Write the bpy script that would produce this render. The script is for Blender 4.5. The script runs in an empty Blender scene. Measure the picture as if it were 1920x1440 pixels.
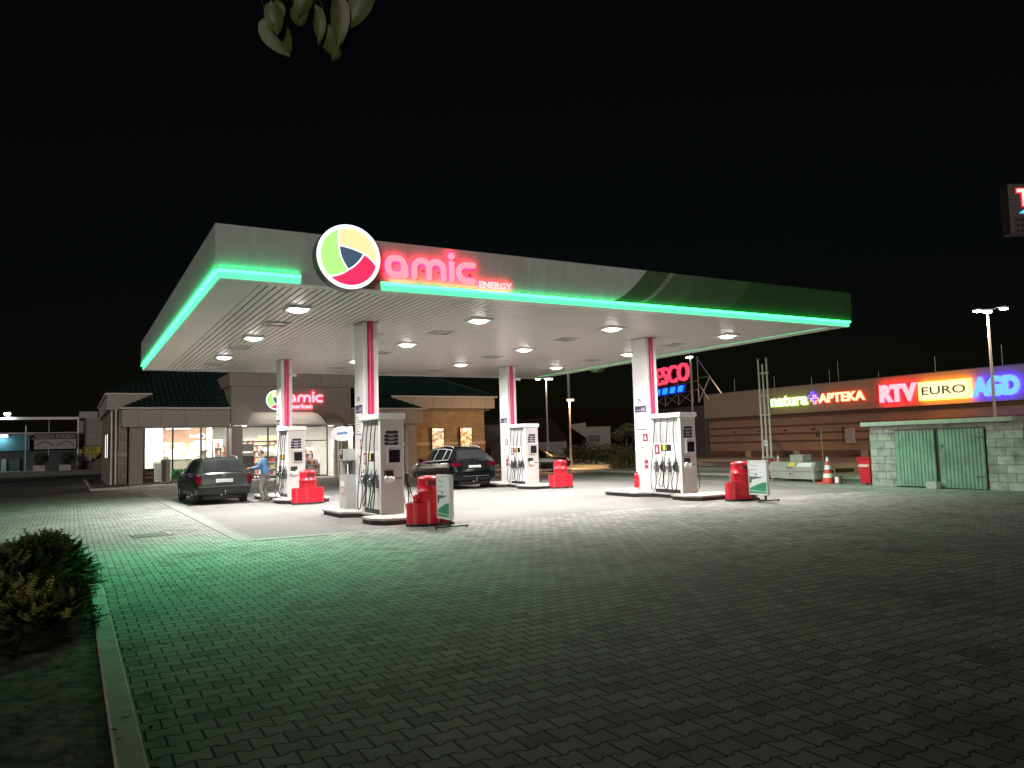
import bpy, bmesh, math, random
from math import radians as R, sin, cos, pi, sqrt
from mathutils import Vector, Matrix
random.seed(7)
S = bpy.context.scene
COL = S.collection
# ------------------------------------------------------------------ camera
CH = 1.65
camd = bpy.data.cameras.new('camera'); cam = bpy.data.objects.new('camera', camd); COL.objects.link(cam)
cr = Vector((0.87070938, -0.49107356, -0.02668193)); cu = Vector((-0.01535978, -0.08138125, 0.99656468)); cf = Vector((0.49155798, 0.86730839, 0.0784022))
cam.matrix_world = Matrix(((cr.x, cu.x, -cf.x, 0), (cr.y, cu.y, -cf.y, 0), (cr.z, cu.z, -cf.z, CH), (0, 0, 0, 1)))
camd.sensor_width = 36; camd.lens = 36 * 1461.0 / 1920; camd.clip_start = 0.05; camd.clip_end = 3000
S.camera = cam
# ------------------------------------------------------------------ world, moon-like fill, exposure
SUN_EL, SUN_AZ = R(5), R(-146)      # azimuth of the light's source, from +Y towards +X
W = bpy.data.worlds.new('World'); S.world = W; W.use_nodes = True
wn = W.node_tree.nodes; wl = W.node_tree.links
bg = wn['Background']; sky = wn.new('ShaderNodeTexSky'); sky.sky_type = 'NISHITA'; sky.sun_disc = False
sky.sun_elevation = SUN_EL; sky.sun_rotation = SUN_AZ
wl.new(sky.outputs[0], bg.inputs[0]); bg.inputs[1].default_value = 0.0007
sd = bpy.data.lights.new('sun', 'SUN'); sd.energy = 0.64; sd.angle = R(14); sd.color = (1.0, 0.91, 0.81)
so = bpy.data.objects.new('sun', sd); COL.objects.link(so)
src = Vector((sin(SUN_AZ) * cos(SUN_EL), cos(SUN_AZ) * cos(SUN_EL), sin(SUN_EL)))
so.rotation_euler = src.to_track_quat('Z', 'Y').to_euler(); so.location = (-5, -5, 12)
vs = S.view_settings; S.display_settings.display_device = 'sRGB'; vs.view_transform = 'Standard'; vs.look = 'None'; vs.gamma = 1; vs.exposure = 0.40; vs.use_curve_mapping = False
cy = S.cycles; cy.use_denoising = True; cy.max_bounces = 7; cy.diffuse_bounces = 4; cy.glossy_bounces = 3; cy.transmission_bounces = 5; cy.transparent_max_bounces = 8
cy.sample_clamp_indirect = 4; cy.caustics_reflective = False; cy.caustics_refractive = False
try: cy.use_light_tree = True
except Exception: pass

# ------------------------------------------------------------------ materials
MATS = {}
def nodes_of(name):
    m = bpy.data.materials.new(name); m.use_nodes = True
    return m, m.node_tree.nodes, m.node_tree.links, m.node_tree.nodes['Principled BSDF']
def pm(name, col, rough=.55, metal=0, var=.12, scale=3.0, bump=0.0, bscale=40, spec=.5, coat=0, alpha=None):
    """painted / plain surface with a little wear in colour and roughness"""
    if name in MATS: return MATS[name]
    m, N, L, B = nodes_of(name)
    tc = N.new('ShaderNodeTexCoord'); no = N.new('ShaderNodeTexNoise'); no.inputs['Scale'].default_value = scale; no.inputs['Detail'].default_value = 6; no.inputs['Roughness'].default_value = .65
    L.new(tc.outputs['Object'], no.inputs['Vector'])
    mr = N.new('ShaderNodeMapRange'); mr.inputs['From Min'].default_value = .3; mr.inputs['From Max'].default_value = .7
    mr.inputs['To Min'].default_value = 1 - var; mr.inputs['To Max'].default_value = 1 + var * .6
    L.new(no.outputs['Fac'], mr.inputs['Value'])
    mx = N.new('ShaderNodeVectorMath'); mx.operation = 'SCALE'; mx.inputs[0].default_value = col
    L.new(mr.outputs[0], mx.inputs['Scale']); L.new(mx.outputs[0], B.inputs['Base Color'])
    B.inputs['Metallic'].default_value = metal; B.inputs['Specular IOR Level'].default_value = spec
    B.inputs['Coat Weight'].default_value = coat; B.inputs['Coat Roughness'].default_value = .06
    rr = N.new('ShaderNodeMapRange'); rr.inputs['To Min'].default_value = max(0, rough - .12 * var * 4); rr.inputs['To Max'].default_value = min(1, rough + .12 * var * 4)
    L.new(no.outputs['Fac'], rr.inputs['Value']); L.new(rr.outputs[0], B.inputs['Roughness'])
    if bump:
        n2 = N.new('ShaderNodeTexNoise'); n2.inputs['Scale'].default_value = bscale; n2.inputs['Detail'].default_value = 4
        L.new(tc.outputs['Object'], n2.inputs['Vector']); b = N.new('ShaderNodeBump'); b.inputs['Strength'].default_value = bump; b.inputs['Distance'].default_value = .01
        L.new(n2.outputs['Fac'], b.inputs['Height']); L.new(b.outputs[0], B.inputs['Normal'])
    MATS[name] = m; return m
def em(name, col, strength, base=(.05, .05, .05)):
    if name in MATS: return MATS[name]
    m, N, L, B = nodes_of(name)
    B.inputs['Base Color'].default_value = (*base, 1); B.inputs['Emission Color'].default_value = (*col, 1); B.inputs['Emission Strength'].default_value = strength
    B.inputs['Roughness'].default_value = .4
    MATS[name] = m; return m
def brickm(name, c1, c2, mortar, bw, bh, mort=.012, axis='XZ', offset=.5, rough=.85, bump=.5, var=.2):
    if name in MATS: return MATS[name]
    m, N, L, B = nodes_of(name)
    g = N.new('ShaderNodeNewGeometry'); sp = N.new('ShaderNodeSeparateXYZ'); cb = N.new('ShaderNodeCombineXYZ')
    L.new(g.outputs['Position'], sp.inputs[0])
    a, b = axis[0], axis[1]
    if a == 'S':      # x+y : works on both wall directions
        ad = N.new('ShaderNodeMath'); ad.operation = 'ADD'; L.new(sp.outputs['X'], ad.inputs[0]); L.new(sp.outputs['Y'], ad.inputs[1]); L.new(ad.outputs[0], cb.inputs['X'])
    else: L.new(sp.outputs[a], cb.inputs['X'])
    L.new(sp.outputs[b], cb.inputs['Y'])
    br = N.new('ShaderNodeTexBrick'); L.new(cb.outputs[0], br.inputs['Vector'])
    br.inputs['Scale'].default_value = 1; br.inputs['Brick Width'].default_value = bw; br.inputs['Row Height'].default_value = bh; br.inputs['Mortar Size'].default_value = mort
    br.inputs['Mortar Smooth'].default_value = .2; br.offset = offset; br.inputs['Bias'].default_value = 0
    br.inputs['Color1'].default_value = (*c1, 1); br.inputs['Color2'].default_value = (*c2, 1); br.inputs['Mortar'].default_value = (*mortar, 1)
    no = N.new('ShaderNodeTexNoise'); no.inputs['Scale'].default_value = 2.2; no.inputs['Detail'].default_value = 8; no.inputs['Roughness'].default_value = .7
    L.new(g.outputs['Position'], no.inputs['Vector'])
    mr = N.new('ShaderNodeMapRange'); mr.inputs['From Min'].default_value = .3; mr.inputs['From Max'].default_value = .7; mr.inputs['To Min'].default_value = 1 - var; mr.inputs['To Max'].default_value = 1 + var
    L.new(no.outputs['Fac'], mr.inputs['Value'])
    mx = N.new('ShaderNodeVectorMath'); mx.operation = 'SCALE'; L.new(br.outputs['Color'], mx.inputs[0]); L.new(mr.outputs[0], mx.inputs['Scale']); L.new(mx.outputs[0], B.inputs['Base Color'])
    B.inputs['Roughness'].default_value = rough
    bp = N.new('ShaderNodeBump'); bp.inputs['Strength'].default_value = bump; bp.inputs['Distance'].default_value = .01; bp.invert = True
    L.new(br.outputs['Fac'], bp.inputs['Height']); L.new(bp.outputs[0], B.inputs['Normal'])
    MATS[name] = m; return m

def paver_material():
    """bone shaped interlocking concrete pavers, 0.20 x 0.165 m, rows along X"""
    m, N, L, B = nodes_of('paver')
    def M(op, a, b=None, c=None):
        n = N.new('ShaderNodeMath'); n.operation = op
        for i, v in enumerate((a, b, c)):
            if v is None: continue
            if isinstance(v, (int, float)): n.inputs[i].default_value = v
            else: L.new(v, n.inputs[i])
        return n.outputs[0]
    g = N.new('ShaderNodeNewGeometry'); sp = N.new('ShaderNodeSeparateXYZ'); L.new(g.outputs['Position'], sp.inputs[0])
    wob = N.new('ShaderNodeTexNoise'); wob.inputs['Scale'].default_value = .8; wob.inputs['Detail'].default_value = 1; L.new(g.outputs['Position'], wob.inputs['Vector'])
    wv = M('MULTIPLY', M('SUBTRACT', wob.outputs['Fac'], .5), .05)
    LX, H = .2, .165
    u = M('DIVIDE', M('ADD', sp.outputs['X'], wv), LX); t = M('DIVIDE', M('ADD', sp.outputs['Y'], wv), H)
    wave = M('MULTIPLY', M('MINIMUM', M('MAXIMUM', M('MULTIPLY', M('COSINE', M('MULTIPLY', u, 2 * pi)), -1.8), -1.), 1.), .085)
    j = M('ROUND', t); par = M('MODULO', M('ABSOLUTE', j), 2.)
    sgn = M('SUBTRACT', M('MULTIPLY', par, 2.), 1.)
    d = M('SUBTRACT', M('SUBTRACT', t, j), M('MULTIPLY', sgn, wave))
    row = M('ADD', j, M('SUBTRACT', M('GREATER_THAN', d, 0.), 1.))
    v = M('SUBTRACT', u, M('MULTIPLY', row, .5)); vk = M('ROUND', v)
    q = M('SUBTRACT', v, vk)
    de = M('MULTIPLY', M('SUBTRACT', .5, M('ABSOLUTE', q)), LX); dr = M('MULTIPLY', M('ABSOLUTE', d), H)
    dist = M('MINIMUM', de, dr)
    idv = N.new('ShaderNodeCombineXYZ'); L.new(vk, idv.inputs[0]); L.new(row, idv.inputs[1])
    wh = N.new('ShaderNodeTexWhiteNoise'); wh.noise_dimensions = '2D'; L.new(idv.outputs[0], wh.inputs['Vector'])
    sm_in = N.new('ShaderNodeTexNoise'); sm_in.inputs['Scale'].default_value = 5; sm_in.inputs['Detail'].default_value = 5; L.new(g.outputs['Position'], sm_in.inputs['Vector'])
    # big stains + fine grain
    st = N.new('ShaderNodeTexNoise'); st.inputs['Scale'].default_value = .35; st.inputs['Detail'].default_value = 8; st.inputs['Roughness'].default_value = .65; L.new(g.outputs['Position'], st.inputs['Vector'])
    gr = N.new('ShaderNodeTexNoise'); gr.inputs['Scale'].default_value = 90; gr.inputs['Detail'].default_value = 3; L.new(g.outputs['Position'], gr.inputs['Vector'])
    sm = N.new('ShaderNodeTexNoise'); sm.inputs['Scale'].default_value = 3.1; sm.inputs['Detail'].default_value = 6; sm.inputs['Roughness'].default_value = .75; L.new(g.outputs['Position'], sm.inputs['Vector'])
    # stone tone: most mid, few clearly darker
    dark = N.new('ShaderNodeMapRange'); dark.inputs['From Min'].default_value = .04; dark.inputs['From Max'].default_value = .16; dark.inputs['To Min'].default_value = .82; dark.inputs['To Max'].default_value = 1; L.new(wh.outputs['Value'], dark.inputs['Value'])
    tone = M('MULTIPLY', M('ADD', .78, M('MULTIPLY', wh.outputs['Value'], .36)), dark.outputs[0])
    oi = N.new('ShaderNodeTexVoronoi'); oi.inputs['Scale'].default_value = .42; L.new(g.outputs['Position'], oi.inputs['Vector'])
    om = N.new('ShaderNodeMapRange'); om.inputs['From Min'].default_value = .02; om.inputs['From Max'].default_value = .22; om.inputs['To Min'].default_value = .55; om.inputs['To Max'].default_value = 1
    L.new(M('ADD', oi.outputs['Distance'], M('MULTIPLY', M('SUBTRACT', sm_in.outputs['Fac'], .5), .25)), om.inputs['Value']); tone = M('MULTIPLY', tone, om.outputs[0])
    tone = M('MULTIPLY', tone, M('ADD', .45, M('MULTIPLY', st.outputs['Fac'], 1.1)))
    tone = M('MULTIPLY', tone, M('ADD', .8, M('MULTIPLY', gr.outputs['Fac'], .4)))
    tone = M('MULTIPLY', tone, M('ADD', .72, M('MULTIPLY', sm.outputs['Fac'], .56)))
    jm = N.new('ShaderNodeMapRange'); jm.interpolation_type = 'SMOOTHSTEP'; jm.inputs['From Min'].default_value = .0035; jm.inputs['From Max'].default_value = .0125
    jm.inputs['To Min'].default_value = .07; jm.inputs['To Max'].default_value = 1; L.new(dist, jm.inputs['Value'])
    tone = M('MULTIPLY', tone, jm.outputs[0])
    sc = N.new('ShaderNodeVectorMath'); sc.operation = 'SCALE'; sc.inputs[0].default_value = (.345, .338, .315); L.new(tone, sc.inputs['Scale'])
    # a few pale paint smears left on the stones
    pt = N.new('ShaderNodeTexNoise'); pt.inputs['Scale'].default_value = .9; pt.inputs['Detail'].default_value = 5; pt.inputs['Roughness'].default_value = .8
    mp = N.new('ShaderNodeMapping'); mp.inputs['Scale'].default_value = (.9, 2.4, 1); mp.inputs['Rotation'].default_value = (0, 0, .9); L.new(g.outputs['Position'], mp.inputs[0]); L.new(mp.outputs[0], pt.inputs['Vector'])
    pr = N.new('ShaderNodeMapRange'); pr.inputs['From Min'].default_value = .685; pr.inputs['From Max'].default_value = .74; L.new(pt.outputs['Fac'], pr.inputs['Value'])
    mix = N.new('ShaderNodeMix'); mix.data_type = 'RGBA'; L.new(M('MULTIPLY', M('MULTIPLY', pr.outputs[0], jm.outputs[0]), .5), mix.inputs['Factor']); L.new(sc.outputs[0], mix.inputs[6]); mix.inputs[7].default_value = (.5, .5, .47, 1)
    L.new(mix.outputs[2], B.inputs['Base Color'])
    B.inputs['Roughness'].default_value = .8; B.inputs['Specular IOR Level'].default_value = .3
    hm = N.new('ShaderNodeMapRange'); hm.inputs['From Min'].default_value = .0; hm.inputs['From Max'].default_value = .011; L.new(dist, hm.inputs['Value'])
    hh = M('ADD', hm.outputs[0], M('ADD', M('MULTIPLY', gr.outputs['Fac'], .12), M('MULTIPLY', wh.outputs['Value'], .25)))
    bp = N.new('ShaderNodeBump'); bp.inputs['Strength'].default_value = .9; bp.inputs['Distance'].default_value = .006; L.new(hh, bp.inputs['Height']); L.new(bp.outputs[0], B.inputs['Normal'])
    return m
def slab_material(name, col, joint=5.0, var=.25):
    m, N, L, B = nodes_of(name)
    g = N.new('ShaderNodeNewGeometry')
    br = N.new('ShaderNodeTexBrick'); br.inputs['Scale'].default_value = 1; br.inputs['Brick Width'].default_value = joint; br.inputs['Row Height'].default_value = joint; br.offset = 0
    br.inputs['Mortar Size'].default_value = .012; br.inputs['Color1'].default_value = (*col, 1); br.inputs['Color2'].default_value = (*[c * .93 for c in col], 1); br.inputs['Mortar'].default_value = (*[c * .35 for c in col], 1)
    L.new(g.outputs['Position'], br.inputs['Vector'])
    a = N.new('ShaderNodeTexNoise'); a.inputs['Scale'].default_value = .45; a.inputs['Detail'].default_value = 9; a.inputs['Roughness'].default_value = .7; L.new(g.outputs['Position'], a.inputs['Vector'])
    b = N.new('ShaderNodeTexNoise'); b.inputs['Scale'].default_value = 40; b.inputs['Detail'].default_value = 3; L.new(g.outputs['Position'], b.inputs['Vector'])
    ad = N.new('ShaderNodeMath'); ad.operation = 'MULTIPLY_ADD'; ad.inputs[1].default_value = .35; L.new(b.outputs['Fac'], ad.inputs[0]); L.new(a.outputs['Fac'], ad.inputs[2])
    mr = N.new('ShaderNodeMapRange'); mr.inputs['From Min'].default_value = .42; mr.inputs['From Max'].default_value = .9; mr.inputs['To Min'].default_value = 1 - var; mr.inputs['To Max'].default_value = 1 + var * .7; L.new(ad.outputs[0], mr.inputs['Value'])
    # oil drips
    o = N.new('ShaderNodeTexVoronoi'); o.inputs['Scale'].default_value = .8; o.inputs['Randomness'].default_value = 1; L.new(g.outputs['Position'], o.inputs['Vector'])
    om = N.new('ShaderNodeMapRange'); om.inputs['From Min'].default_value = .03; om.inputs['From Max'].default_value = .16; om.inputs['To Min'].default_value = .62; om.inputs['To Max'].default_value = 1; L.new(o.outputs['Distance'], om.inputs['Value'])
    mu = N.new('ShaderNodeMath'); mu.operation = 'MULTIPLY'; L.new(mr.outputs[0], mu.inputs[0]); L.new(om.outputs[0], mu.inputs[1])
    sc = N.new('ShaderNodeVectorMath'); sc.operation = 'SCALE'; L.new(br.outputs['Color'], sc.inputs[0]); L.new(mu.outputs[0], sc.inputs['Scale']); L.new(sc.outputs[0], B.inputs['Base Color'])
    B.inputs['Roughness'].default_value = .7
    bp = N.new('ShaderNodeBump'); bp.inputs['Strength'].default_value = .15; bp.inputs['Distance'].default_value = .01; L.new(b.outputs['Fac'], bp.inputs['Height']); L.new(bp.outputs[0], B.inputs['Normal'])
    return m
def glass_material(name, tint=(.9, .95, .95), rough=.02):
    m, N, L, B = nodes_of(name)
    tr = N.new('ShaderNodeBsdfTransparent'); tr.inputs[0].default_value = (*tint, 1); gl = N.new('ShaderNodeBsdfGlossy'); gl.inputs['Roughness'].default_value = rough
    fr = N.new('ShaderNodeFresnel'); fr.inputs[0].default_value = 1.5; mx = N.new('ShaderNodeMixShader')
    L.new(fr.outputs[0], mx.inputs[0]); L.new(tr.outputs[0], mx.inputs[1]); L.new(gl.outputs[0], mx.inputs[2]); L.new(mx.outputs[0], N['Material Output'].inputs[0])
    return m

M_white = pm('white_paint', (.78, .78, .76), .35, var=.06, scale=2)
M_whitegloss = pm('white_gloss', (.8, .8, .8), .22, var=.05, scale=1.5)
M_grey = pm('grey_steel', (.42, .42, .42), .4, var=.1)
M_pgrey = pm('pump_end_grey', (.50, .48, .47), .42, var=.06)
M_dgrey = pm('dark_grey', (.12, .12, .13), .5, var=.15)
M_black = pm('black_plastic', (.02, .02, .022), .4, var=.15)
M_rubber = pm('rubber', (.03, .03, .03), .75, var=.2, scale=8)
M_red = pm('red_plastic', (.62, .012, .03), .32, var=.08, scale=4)
M_stripe = pm('column_red', (.60, .03, .12), .2, var=.04)
M_concrete = pm('concrete_grey', (.42, .41, .38), .85, var=.22, scale=5, bump=.3)
M_kerb = pm('kerb_concrete', (.56, .57, .51), .85, var=.25, scale=6, bump=.4, bscale=60)
M_cladding = pm('beige_cladding', (.36, .32, .30), .55, var=.06)
M_panel = pm('pale_cladding', (.42, .39, .36), .5, var=.06)
M_roofg = pm('green_roof_metal', (.028, .065, .058), .45, var=.2)
M_roofb = pm('brown_roof_metal', (.05, .035, .035), .5, var=.2)
M_chrome = pm('chrome', (.75, .75, .75), .12, metal=1, var=.05)
M_trim = pm('satin_trim', (.34, .34, .34), .3, var=.05)
M_galv = pm('galvanised', (.5, .5, .48), .4, metal=.6, var=.2)
M_wood = pm('wood', (.22, .11, .06), .6, var=.3)
M_glass = glass_material('clear_glass')
M_slab = slab_material('concrete_slab', (.175, .168, .16))
M_walk = slab_material('walk_slab', (.34, .33, .31), .5, .2)
M_pav = paver_material()

# ------------------------------------------------------------------ mesh builder
class MB:
    def __init__(s): s.v = []; s.f = []; s.m = []; s.ms = []; s.mi = 0; s.sm = []; s.smooth = False
    def mat(s, m):
        if m not in s.ms: s.ms.append(m)
        s.mi = s.ms.index(m); return s
    def add(s, vs_, fs, smooth=None):
        o = len(s.v); s.v += [tuple(x) for x in vs_]
        for f in fs: s.f.append([i + o for i in f]); s.m.append(s.mi); s.sm.append(s.smooth if smooth is None else smooth)
        return s
    def box(s, x0, x1, y0, y1, z0, z1):
        v = [(x0, y0, z0), (x1, y0, z0), (x1, y1, z0), (x0, y1, z0), (x0, y0, z1), (x1, y0, z1), (x1, y1, z1), (x0, y1, z1)]
        return s.add(v, [(0, 3, 2, 1), (4, 5, 6, 7), (0, 1, 5, 4), (1, 2, 6, 5), (2, 3, 7, 6), (3, 0, 4, 7)])
    def quad(s, a, b, c, d): return s.add([a, b, c, d], [(0, 1, 2, 3)])
    def prism(s, poly, h0, h1, fr=None):
        """poly (2D) extruded along the frame normal from h0 to h1; fr = (origin,u,v,n)"""
        if fr is None: fr = (Vector((0, 0, 0)), Vector((1, 0, 0)), Vector((0, 1, 0)), Vector((0, 0, 1)))
        o, u, v, n = fr
        k = len(poly)
        A = [o + u * p[0] + v * p[1] + n * h0 for p in poly]; Bv = [o + u * p[0] + v * p[1] + n * h1 for p in poly]
        fs = [tuple(range(k - 1, -1, -1)), tuple(range(k, 2 * k))] + [(i, (i + 1) % k, k + (i + 1) % k, k + i) for i in range(k)]
        return s.add(A + Bv, fs, False)
    def cyl(s, p0, p1, r0, r1=None, n=16, caps=True, smooth=True):
        if r1 is None: r1 = r0
        p0 = Vector(p0); p1 = Vector(p1); d = (p1 - p0).normalized()
        a = d.orthogonal().normalized(); b = d.cross(a)
        vs_ = []
        for p, r in ((p0, r0), (p1, r1)):
            for i in range(n):
                t = 2 * pi * i / n; vs_.append(p + a * (r * cos(t)) + b * (r * sin(t)))
        s.add(vs_, [(i, (i + 1) % n, n + (i + 1) % n, n + i) for i in range(n)], smooth)
        if caps: s.add(vs_[:n], [tuple(range(n - 1, -1, -1))], False); s.add(vs_[n:], [tuple(range(n))], False)
        return s
    def tube(s, pts, r, n=8, caps=True):
        pts = [Vector(p) for p in pts]; rings = []; prev = None
        for i, p in enumerate(pts):
            d = (pts[min(i + 1, len(pts) - 1)] - pts[max(i - 1, 0)]).normalized()
            a = d.orthogonal().normalized() if prev is None else (prev - d * prev.dot(d)).normalized()
            prev = a; b = d.cross(a); rr = r[i] if isinstance(r, (list, tuple)) else r
            rings += [p + a * (rr * cos(2 * pi * k / n)) + b * (rr * sin(2 * pi * k / n)) for k in range(n)]
        fs = [(i * n + k, i * n + (k + 1) % n, (i + 1) * n + (k + 1) % n, (i + 1) * n + k) for i in range(len(pts) - 1) for k in range(n)]
        s.add(rings, fs, True)
        if caps: s.add(rings[:n], [tuple(range(n - 1, -1, -1))], False); s.add(rings[-n:], [tuple(range(n))], False)
        return s
    def lathe(s, prof, n=24, o=(0, 0, 0), axis='Z', smooth=True):
        vs_ = []
        for r, h in prof:
            for k in range(n):
                t = 2 * pi * k / n; a, b = r * cos(t), r * sin(t)
                vs_.append({'Z': (o[0] + a, o[1] + b, o[2] + h), 'X': (o[0] + h, o[1] + a, o[2] + b), 'Y': (o[0] + b, o[1] + h, o[2] + a)}[axis])
        m = len(prof)
        return s.add(vs_, [(i * n + k, i * n + (k + 1) % n, (i + 1) * n + (k + 1) % n, (i + 1) * n + k) for i in range(m - 1) for k in range(n)], smooth)
    def geo(s, g, fr, x=0, y=0, sx=1, sy=1, sz=1, h=0):
        """place a flat (x,y,z) geometry in a frame"""
        o, u, v, n = fr
        return s.add([o + u * (x + p[0] * sx) + v * (y + p[1] * sy) + n * (h + p[2] * sz) for p in g[0]], g[1], False)
    def build(s, name, parent=None, mat=None, loc=None, bevel=0, seg=2):
        me = bpy.data.meshes.new(name); me.from_pydata(s.v, [], s.f); me.update()
        if mat is not None: me.materials.append(mat)
        else:
            for m in s.ms: me.materials.append(m)
            me.polygons.foreach_set('material_index', s.m)
        me.polygons.foreach_set('use_smooth', s.sm)
        o = bpy.data.objects.new(name, me); COL.objects.link(o)
        if parent is not None: o.parent = parent
        if loc: o.location = loc
        bm = bmesh.new(); bm.from_mesh(me); bmesh.ops.recalc_face_normals(bm, faces=bm.faces)
        if bevel:
            bmesh.ops.remove_doubles(bm, verts=bm.verts, dist=1e-5)
            ed = [e for e in bm.edges if len(e.link_faces) == 2 and e.calc_face_angle(0) > .6]
            bmesh.ops.bevel(bm, geom=ed, offset=bevel, segments=seg, affect='EDGES', clamp_overlap=True)
        bm.to_mesh(me); bm.free()
        return o
def tag(o, label, cat=None, group=None, kind=None):
    if label: o['label'] = label
    if cat: o['category'] = cat
    if group: o['group'] = group
    if kind: o['kind'] = kind
    return o
def thing(name, label, cat, loc=(0, 0, 0), rz=0, group=None):
    o = bpy.data.objects.new(name, None); COL.objects.link(o); o.location = loc; o.rotation_euler = (0, 0, rz); o.empty_display_size = .2
    return tag(o, label, cat, group)
def kids(o): return [c for c in bpy.data.objects if c.parent == o]
def dup(o, loc=None, rz=None, label=None, group=None, parent=None):
    c = o.copy(); COL.objects.link(c)
    if parent is not None: c.parent = parent
    if loc is not None: c.location = loc
    if rz is not None: c.rotation_euler = (0, 0, rz)
    if label: c['label'] = label
    if group: c['group'] = group
    for k in kids(o): dup(k, parent=c)
    return c
def struct(name, mb, mat=None, **k): return tag(mb.build(name, None, mat, **k), None, None, None, 'structure')
V = Vector
def frame(o, u, v):
    u = V(u).normalized(); v = V(v).normalized(); return (V(o), u, v, u.cross(v))
F_FRONT = lambda x, y, z: frame((x, y, z), (1, 0, 0), (0, 0, 1))       # faces -Y
F_LEFT = lambda x, y, z: frame((x, y, z), (0, -1, 0), (0, 0, 1))       # faces -X, reads towards the camera side
_tx = {}
def text(body, bold=0.0, ext=0.0):
    """text as geometry scaled to width 1 and cap height 1 at origin (returns verts, faces, aspect)"""
    k = (body, bold, ext)
    if k in _tx: return _tx[k]
    c = bpy.data.curves.new('t', 'FONT'); c.body = body; c.size = 1; c.offset = bold; c.resolution_u = 3; c.fill_mode = 'BOTH'; c.extrude = ext if ext else 0
    o = bpy.data.objects.new('t', c); COL.objects.link(o); dg = bpy.context.evaluated_depsgraph_get()
    me = bpy.data.meshes.new_from_object(o.evaluated_get(dg)); vs_ = [tuple(v.co) for v in me.vertices]; fs = [tuple(p.vertices) for p in me.polygons]
    bpy.data.objects.remove(o); bpy.data.meshes.remove(me)
    x0 = min(v[0] for v in vs_); x1 = max(v[0] for v in vs_); y0 = min(v[1] for v in vs_); y1 = max(v[1] for v in vs_)
    vs_ = [((v[0] - x0) / (x1 - x0), (v[1] - y0) / (y1 - y0), v[2]) for v in vs_]
    _tx[k] = (vs_, fs); return _tx[k]
def put_text(mb, body, fr, x, y, w, h, bold=.0, depth=.004, hh=.004):
    g = text(body, bold, .5); mb.geo(g, fr, x, y, w, h, depth, hh + depth / 2); return mb
def ribbon(path, w, closed=False):
    """2D thick polyline -> (left,right) lists"""
    n = len(path); Lp = []; Rp = []
    for i in range(n):
        a = path[(i - 1) % n] if (closed or i > 0) else path[i]; b = path[(i + 1) % n] if (closed or i < n - 1) else path[i]
        dx, dy = b[0] - a[0], b[1] - a[1]; l = math.hypot(dx, dy) or 1; nx, ny = -dy / l, dx / l
        Lp.append((path[i][0] + nx * w / 2, path[i][1] + ny * w / 2)); Rp.append((path[i][0] - nx * w / 2, path[i][1] - ny * w / 2))
    return Lp, Rp
def stroke(mb, fr, path, w, h0, h1, closed=False, caps=True):
    Lp, Rp = ribbon(path, w, closed); n = len(path); o, u, v, nn = fr
    P = lambda p, h: o + u * p[0] + v * p[1] + nn * h
    if not closed and caps:      # round ends
        def cap(c, a, b):
            a0 = math.atan2(a[1] - c[1], a[0] - c[0]); return [(c[0] + cos(a0 - pi * k / 6) * w / 2, c[1] + sin(a0 - pi * k / 6) * w / 2) for k in range(7)]
        poly = Lp + cap(path[-1], Lp[-1], Rp[-1])[1:-1] + Rp[::-1] + cap(path[0], Rp[0], Lp[0])[1:-1]
        bm = bmesh.new(); vs_ = [bm.verts.new((p[0], p[1], 0)) for p in poly]
        try:
            f = bm.faces.new(vs_); f.normal_update(); bmesh.ops.triangulate(bm, faces=[f])
        except Exception: pass
        bm.verts.index_update(); fs = [[v_.index for v_ in f.verts] for f in bm.faces]; bm.free(); k = len(poly)
        mb.add([P(p, h1) for p in poly], fs, False)
        mb.add([P(p, h0) for p in poly] + [P(p, h1) for p in poly], [(i, (i + 1) % k, k + (i + 1) % k, k + i) for i in range(k)], False)
    else:
        m = n if closed else n - 1
        vs_ = [P(p, h) for h in (h0, h1) for lst in (Lp, Rp) for p in lst]
        fs = []
        for i in range(m):
            j = (i + 1) % n
            fs += [(2 * n + i, 2 * n + j, 3 * n + j, 3 * n + i), (i, j, 2 * n + j, 2 * n + i), (n + i, n + j, 3 * n + j, 3 * n + i)]
        mb.add(vs_, fs, False)
    return mb
def arc(cx, cy_, rx, ry, a0, a1, n=14): return [(cx + rx * cos(R(a0 + (a1 - a0) * i / n)), cy_ + ry * sin(R(a0 + (a1 - a0) * i / n))) for i in range(n + 1)]
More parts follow.
